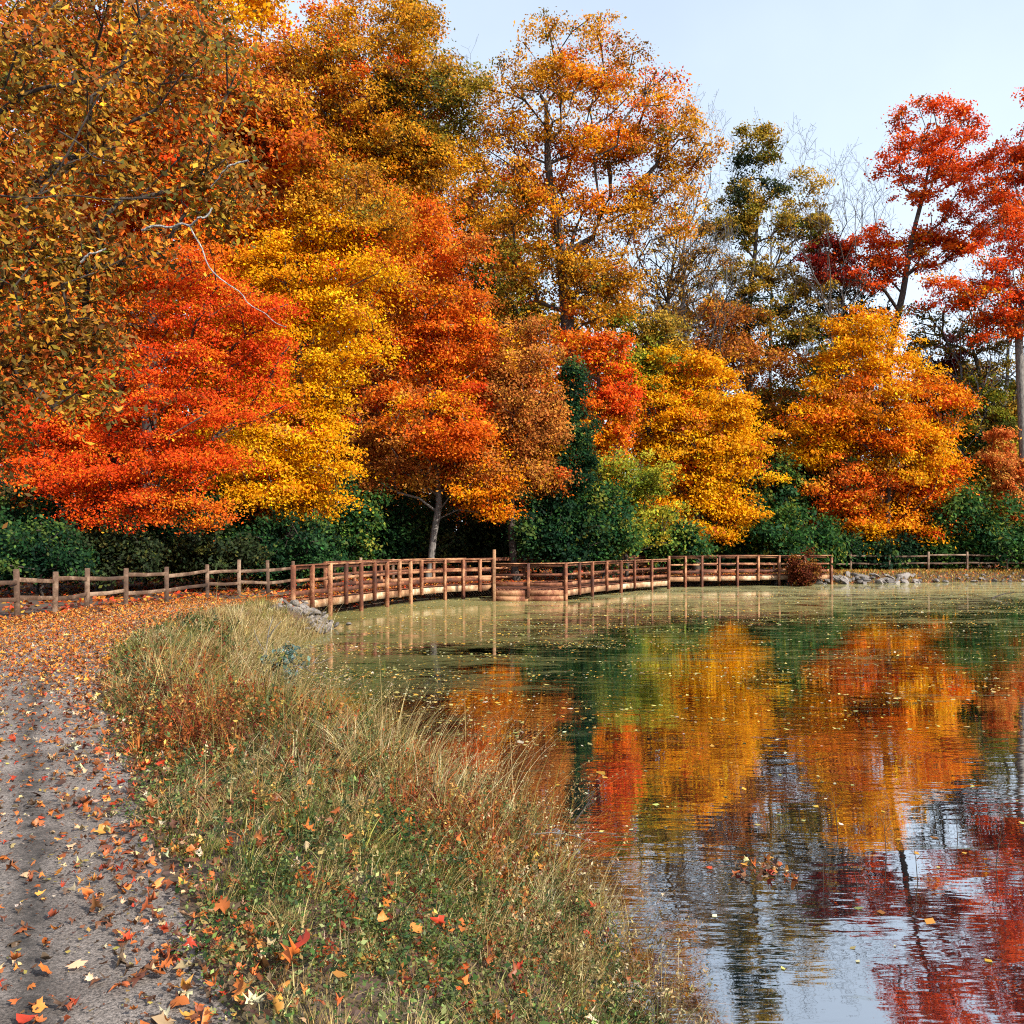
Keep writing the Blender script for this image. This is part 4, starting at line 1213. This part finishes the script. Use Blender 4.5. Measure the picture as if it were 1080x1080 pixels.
leafy_plant('small green seedling plant in the tan grass beside the path', 180, 700, 10, 8, 12.6, 60, pal((40, 80, 50, 4), (60, 96, 60, 2)), .09, 923)
def drift(label, paths, r, mat, seed):
    P0 = at(*paths[0][0])
    root = empty('dead_branch', tuple(P0), label, 'branch')
    for i, pts in enumerate(paths):
        P = smooth_line(np.array([at(*p) for p in pts]), 4) - P0
        t = norm(np.gradient(P, axis=0)); rr_ = np.linspace(r * (1 if i == 0 else .65), r * .25, len(P))
        tubes('stem' if i == 0 else 'twig', P[:-1], P[1:], rr_[:-1], rr_[1:], t[:-1], t[1:], 6, mat, root)
drift('upright grey dead stick at the water edge beside the rock pile', [[(279, 722, 16.2), (280, 695, 16.2), (283, 668, 16.3), (288, 650, 16.4)], [(281, 690, 16.2), (272, 676, 16.1), (268, 664, 16.1)], [(283, 672, 16.3), (292, 660, 16.3), (297, 655, 16.3)]], .022, BARK_GREY, 1)
drift('pale forked dead branch lying out over the algae below the rock pile', [[(300, 706, 15.4), (312, 702, 15.5), (322, 704, 15.6), (331, 699, 15.7), (338, 699, 15.8), (352, 692, 16.0)], [(322, 704, 15.6), (330, 710, 15.4), (338, 711, 15.3), (348, 717, 15.2), (356, 715, 15.2), (366, 711, 15.3)], [(331, 699, 15.7), (336, 692, 15.8), (345, 688, 15.9)], [(338, 711, 15.3), (344, 706, 15.3)], [(276, 706, 15.3), (290, 707, 15.3), (300, 706, 15.4)]], .013, BARK_GREY, 2)
drift('thin dark branch sticking up from the water at the bank foot', [[(605, 868, 6.35), (618, 850, 6.45), (628, 832, 6.5)], [(618, 850, 6.45), (626, 846, 6.5)]], .006, BARK_DARK, 3)
drift('long straight pale stick lying across the water edge near the camera', [[(560, 880, 6.35), (585, 878, 6.42), (604, 881, 6.5), (622, 878, 6.6), (650, 879, 6.7)], [(604, 881, 6.5), (618, 886, 6.45), (630, 888, 6.45)]], .0045, BARK_GREY, 4)
drift('dark wet stick floating in the near water', [[(648, 912, 6.65), (690, 914, 6.63), (722, 915, 6.6)], [(690, 914, 6.63), (704, 908, 6.65)]], .008, BARK_DARK, 5)
drift('forked dark twig breaking the calm water at the far right', [[(1046, 631, 39.2), (1060, 626, 39.4), (1072, 625, 39.4)], [(1052, 636, 37), (1066, 637, 36.5), (1080, 636, 37)]], .035, BARK_DARK, 6)
# spindly stems standing in the shallow water at the lower right
rng = np.random.default_rng(77)
for i, (px, py, h) in enumerate([(770, 900, 46), (868, 925, 40), (884, 880, 50), (935, 905, 56), (968, 930, 44), (1010, 885, 40), (1050, 915, 48), (905, 935, 34), (720, 928, 30), (840, 940, 38)]):
    d = F * EYE / (py - HY)
    dx = rng.uniform(-14, 14)
    names_ = ['just left of the bright sky patch', 'in front of the bright sky patch', 'below the scarlet reflection', 'in the scarlet reflection at the right', 'low at the lower right', 'among the ripples at the right', 'nearest the right edge', 'at the front of the lower right water', 'nearest the stick by the bank', 'in front of the floating leaf raft']
    drift('spindly dead stem standing in the water ' + names_[i], [[(px, py + 3, d), (px + dx * .4, py - h * .5, d), (px + dx, py - h, d)], [(px + dx * .4, py - h * .5, d), (px + dx * .4 + 9, py - h * .75, d)], [(px + dx * .6, py - h * .65, d), (px + dx * .6 - 8, py - h * .85, d)]], .0035, BARK_DARK, i)

# low leafy ground cover close to the path edge and camera
n = 110000
P2 = bank_points(n, rng, 2.2, 12, .0, -.03)
lowf = np.clip(.55 - .6 * hnoise(P2[:, 0] * 1.1 + 3, P2[:, 1] * .8), 0, 1) * np.clip(1.35 - P2[:, 1] / 11, 0, 1)
P2 = P2[rng.random(n) < lowf]
n = len(P2)
P = np.column_stack([P2, ground_z(P2) + rng.uniform(.01, .13, n)])
nr = norm(rng.normal(size=(n, 3)) * .5 + np.array([0, 0, 1.0]))
col = jitter(pick(pal((74, 98, 46, 4), (104, 118, 56, 3), (140, 150, 90, 2), (48, 70, 38, 2), (150, 130, 80, 1.2)), n, rng), rng, .25, .1)
o = build_mesh('ground_cover', leaf_quads(P, nr, np.exp(rng.normal(-3.95, .38, n)), rng, .6), quad_idx(n), GRASS, tint=col)
tag(o, 'low leafy green ground cover on the near bank', 'ground cover', kind='stuff')

# ------------------------------------------------------------------ fallen leaves
ML = np.array([(0, -.5), (.10, -.18), (.46, -.26), (.34, -.04), (.52, .16), (.22, .12), (.20, .34), (.10, .28), (0, .56),
               (-.10, .28), (-.20, .34), (-.22, .12), (-.52, .16), (-.34, -.04), (-.46, -.26), (-.10, -.18)])
def star_leaves(P, nrm, S, rng, curl=.85):
    n = len(P); k = len(ML)
    a = rng.uniform(0, 2 * np.pi, n)
    ref = np.stack([np.cos(a), np.sin(a), np.zeros(n)], 1)
    t = norm(np.cross(nrm, ref)); b = np.cross(nrm, t)
    cx = rng.uniform(-curl, curl * 1.4, n)[:, None]; cy = rng.uniform(-curl, curl, n)[:, None]
    wob = rng.normal(0, .07, (n, k, 2))
    pinch = rng.uniform(.0, 1.0, (n, 1))                # some leaves are lobed, others nearly oval
    rad_ = np.hypot(ML[None, :, 0], ML[None, :, 1]); sc = (1 - pinch * .75) + pinch * .75 * .40 / rad_
    x, y = ML[None, :, 0] * sc + wob[..., 0], ML[None, :, 1] * sc + wob[..., 1]
    asp = rng.uniform(.45, 1.0, n)[:, None]
    h = cx * x * x * 2.2 + cy * y * y * 2.0
    V = P[:, None, :] + S[:, None, None] * ((x * asp)[..., None] * t[:, None] + (y + 0 * asp)[..., None] * b[:, None] + h[..., None] * nrm[:, None])
    V = np.concatenate([V, P[:, None, :]], 1)
    base = np.arange(n)[:, None, None] * (k + 1)
    i = np.arange(k); tri = np.stack([i, (i + 1) % k, np.full(k, k)], 1)
    return V.reshape(-1, 3), (base + tri[None]).reshape(-1, 3), k

LITTER = pal_raw((196, 108, 48, 4), (152, 84, 46, 5), (214, 144, 66, 2.4), (108, 66, 44, 4), (200, 166, 124, 2.4), (178, 62, 34, 1.5), (92, 70, 52, 3), (206, 188, 160, .9))
rng = np.random.default_rng(51)
# litter on the path
pts = []
while sum(map(len, pts)) < 23000:
    y = 2.0 + 26 * rng.random(20000); x = rng.uniform(-13, 0, 20000)
    Q = np.stack([x, y], 1)
    Q = Q[in_poly(Q, np.vstack([EDGE + [.35, 0], (LEFT - [.9, 0])[::-1]]))]
    de = line_side(Q, EDGE)
    dens = .13 + .85 * np.exp(-(de / .33) ** 2) + .25 * np.exp(-(de / .9) ** 2) + np.clip((Q[:, 1] - 9.5) / 6.5, 0, 1) * 1.35
    dens *= np.where((de > .5) & (Q[:, 1] < 11), .9, 1)
    pts.append(Q[rng.random(len(Q)) < dens])
Q = np.concatenate(pts)
n = len(Q)
zz = np.where(in_poly(Q, PATH_POLY), .662, ground_z(Q) + .05)
P = np.column_stack([Q, zz + rng.uniform(0, .012, n)])
nr = norm(rng.normal(size=(n, 3)) * .32 + np.array([0, 0, 1]))
S = np.clip(np.exp(rng.normal(-2.98, .34, n)), .02, .10)
V1, F1, k1 = star_leaves(P, nr, S, rng)
GLIT = pal_raw((216, 134, 44, 4), (200, 108, 38, 4), (230, 158, 58, 2.6), (160, 94, 46, 2), (196, 76, 32, 1.2), (204, 166, 108, 1.8), (112, 70, 42, 2))
C1 = np.where((rng.random(n) < np.clip((Q[:, 1] - 9) / 6, 0, .95))[:, None], pick(GLIT, n, rng), pick(LITTER, n, rng))
C1 = np.repeat(jitter(C1, rng, .25, .1), k1, axis=0)
o = build_mesh('path_leaves', V1, F1, FALLEN, tint=C1)
tag(o, 'orange and brown fallen leaves strewn over the path', 'fallen leaves', kind='stuff')
# crumbs of broken leaf and grit
n = 60000
y = 2 + 25 * rng.random(n) ** 1.3; x = rng.uniform(-13, .5, n)
Q = np.stack([x, y], 1); Q = Q[in_poly(Q, PATH_POLY)]; n = len(Q)
CR = pal((120, 78, 50, 3), (84, 58, 42, 4), (160, 110, 70, 2), (60, 46, 36, 3), (196, 176, 150, 1))
o = build_mesh('leaf_crumbs', leaf_quads(np.column_stack([Q, np.full(n, .661)]), norm(rng.normal(size=(n, 3)) * .3 + np.array([0, 0, 1])), rng.uniform(.008, .030, n) * (1 + Q[:, 1] * .04), rng, .6), quad_idx(n), FALLEN, tint=jitter(pick(CR, n, rng), rng))
tag(o, 'small brown leaf crumbs littering the asphalt', 'fallen leaves', kind='stuff')
# litter caught in the bank grass
Q = bank_points(420, rng, 2.3, 20, .1, .0); n = len(Q)
P = np.column_stack([Q, ground_z(Q) + rng.uniform(.05, .17, n)])
nr = norm(rng.normal(size=(n, 3)) * .5 + np.array([0, -.2, .8]))
V1, F1, k1 = star_leaves(P, nr, rng.uniform(.05, .10, n), rng)
o = build_mesh('bank_leaves', V1, F1, FALLEN, tint=np.repeat(jitter(pick(LITTER, n, rng), rng, .25, .1), k1, axis=0))
tag(o, 'fallen leaves caught in the bank grass', 'fallen leaves', kind='stuff')
# woodland floor litter
n = 60000
Q = np.stack([rng.uniform(-26, 42, n), rng.uniform(16, 70, n)], 1)
Q = Q[(signed_pond(Q) > .15) & ~in_poly(Q, PATH_POLY) & ~((Q[:, 0] > -7.4) & (Q[:, 1] < 26))]
n = len(Q)
P = np.column_stack([Q, ground_z(Q) + rng.uniform(.01, .06, n)])
nr = norm(rng.normal(size=(n, 3)) * .45 + np.array([0, -.15, 1]))
WL = pal((170, 62, 30, 4), (196, 96, 40, 3), (130, 50, 28, 3), (206, 140, 60, 2), (210, 50, 30, 1.5))
o = build_mesh('woodland_leaves', leaf_quads(P, nr, rng.uniform(.10, .22, n), rng, .75), quad_idx(n), FALLEN, tint=jitter(pick(WL, n, rng), rng))
tag(o, 'red brown fallen leaves on the woodland floor behind the fence', 'fallen leaves', kind='stuff')
# leaves and scum flecks floating on the pond
n = 150000
y = 5 + 47 * rng.random(n) ** 1.25; x = -8 + 46 * rng.random(n) ** 1.35
Q = np.stack([x, y], 1)
Q = Q[signed_pond(Q) < -.05]
dens = np.clip(.06 + .30 * np.clip((Q[:, 1] - 9) / 6, 0, 1) + 1.0 * np.exp(-(Q[:, 0] + 3) ** 2 / 40) * np.clip((Q[:, 1] - 11) / 8, 0, 1) + .45 * np.clip((Q[:, 1] - 22) / 14, 0, 1), 0, 1)
dens *= np.clip(.40 + 1.3 * hnoise(Q[:, 0] * .30, Q[:, 1] * 1.1 + .8 * np.sin(Q[:, 0] * .21)), .04, 1)
Q = Q[rng.random(len(Q)) < dens]
n = len(Q)
P = np.column_stack([Q, np.full(n, .006)])
nr = norm(rng.normal(size=(n, 3)) * .12 + np.array([0, 0, 1]))
FLO = pal((206, 190, 110, 4), (214, 160, 60, 3), (196, 120, 50, 2), (150, 150, 90, 3), (226, 216, 180, 1.5), (150, 80, 40, 1.5))
o = build_mesh('floating_leaves', leaf_quads(P, nr, np.exp(rng.normal(-3.0, .38, n)), rng, .7, .04), quad_idx(n), FALLEN, tint=jitter(pick(FLO, n, rng), rng))
tag(o, 'yellow leaves and flecks of scum floating on the pond', 'fallen leaves', kind='stuff')
# leaves on the deck
n = 2600
i_ = rng.integers(0, len(FR) - 1, n); u = rng.random(n)[:, None]; w = rng.random(n)[:, None]
Q = (FR[i_] * (1 - u) + FR[i_ + 1] * u) * (1 - w) + (BK[i_] * (1 - u) + BK[i_ + 1] * u) * w
P = np.column_stack([Q, np.full(n, DECK + .015)])
nr = norm(rng.normal(size=(n, 3)) * .4 + np.array([0, 0, 1]))
o = build_mesh('deck_leaves', leaf_quads(P, nr, rng.uniform(.08, .15, n), rng, .75), quad_idx(n), FALLEN, tint=jitter(pick(WL, n, rng), rng))
tag(o, 'red fallen leaves lying on the boardwalk deck', 'fallen leaves', kind='stuff')
# small raft of leaves on the near water
rng = np.random.default_rng(55)
n = 36
c = at(800, 918, F * EYE / (918 - HY))
P = np.column_stack([c[0] + rng.normal(0, .12, n), c[1] + rng.normal(0, .09, n), rng.uniform(.004, .02, n)])
V1, F1, k1 = star_leaves(P, norm(rng.normal(size=(n, 3)) * .25 + np.array([0, 0, 1])), rng.uniform(.05, .09, n), rng)
o = build_mesh('leaf_raft', V1, F1, FALLEN, tint=np.repeat(jitter(pick(LITTER, n, rng), rng, .25, .1), k1, axis=0))
tag(o, 'small raft of orange leaves floating on the near water', 'fallen leaves', kind='stuff')
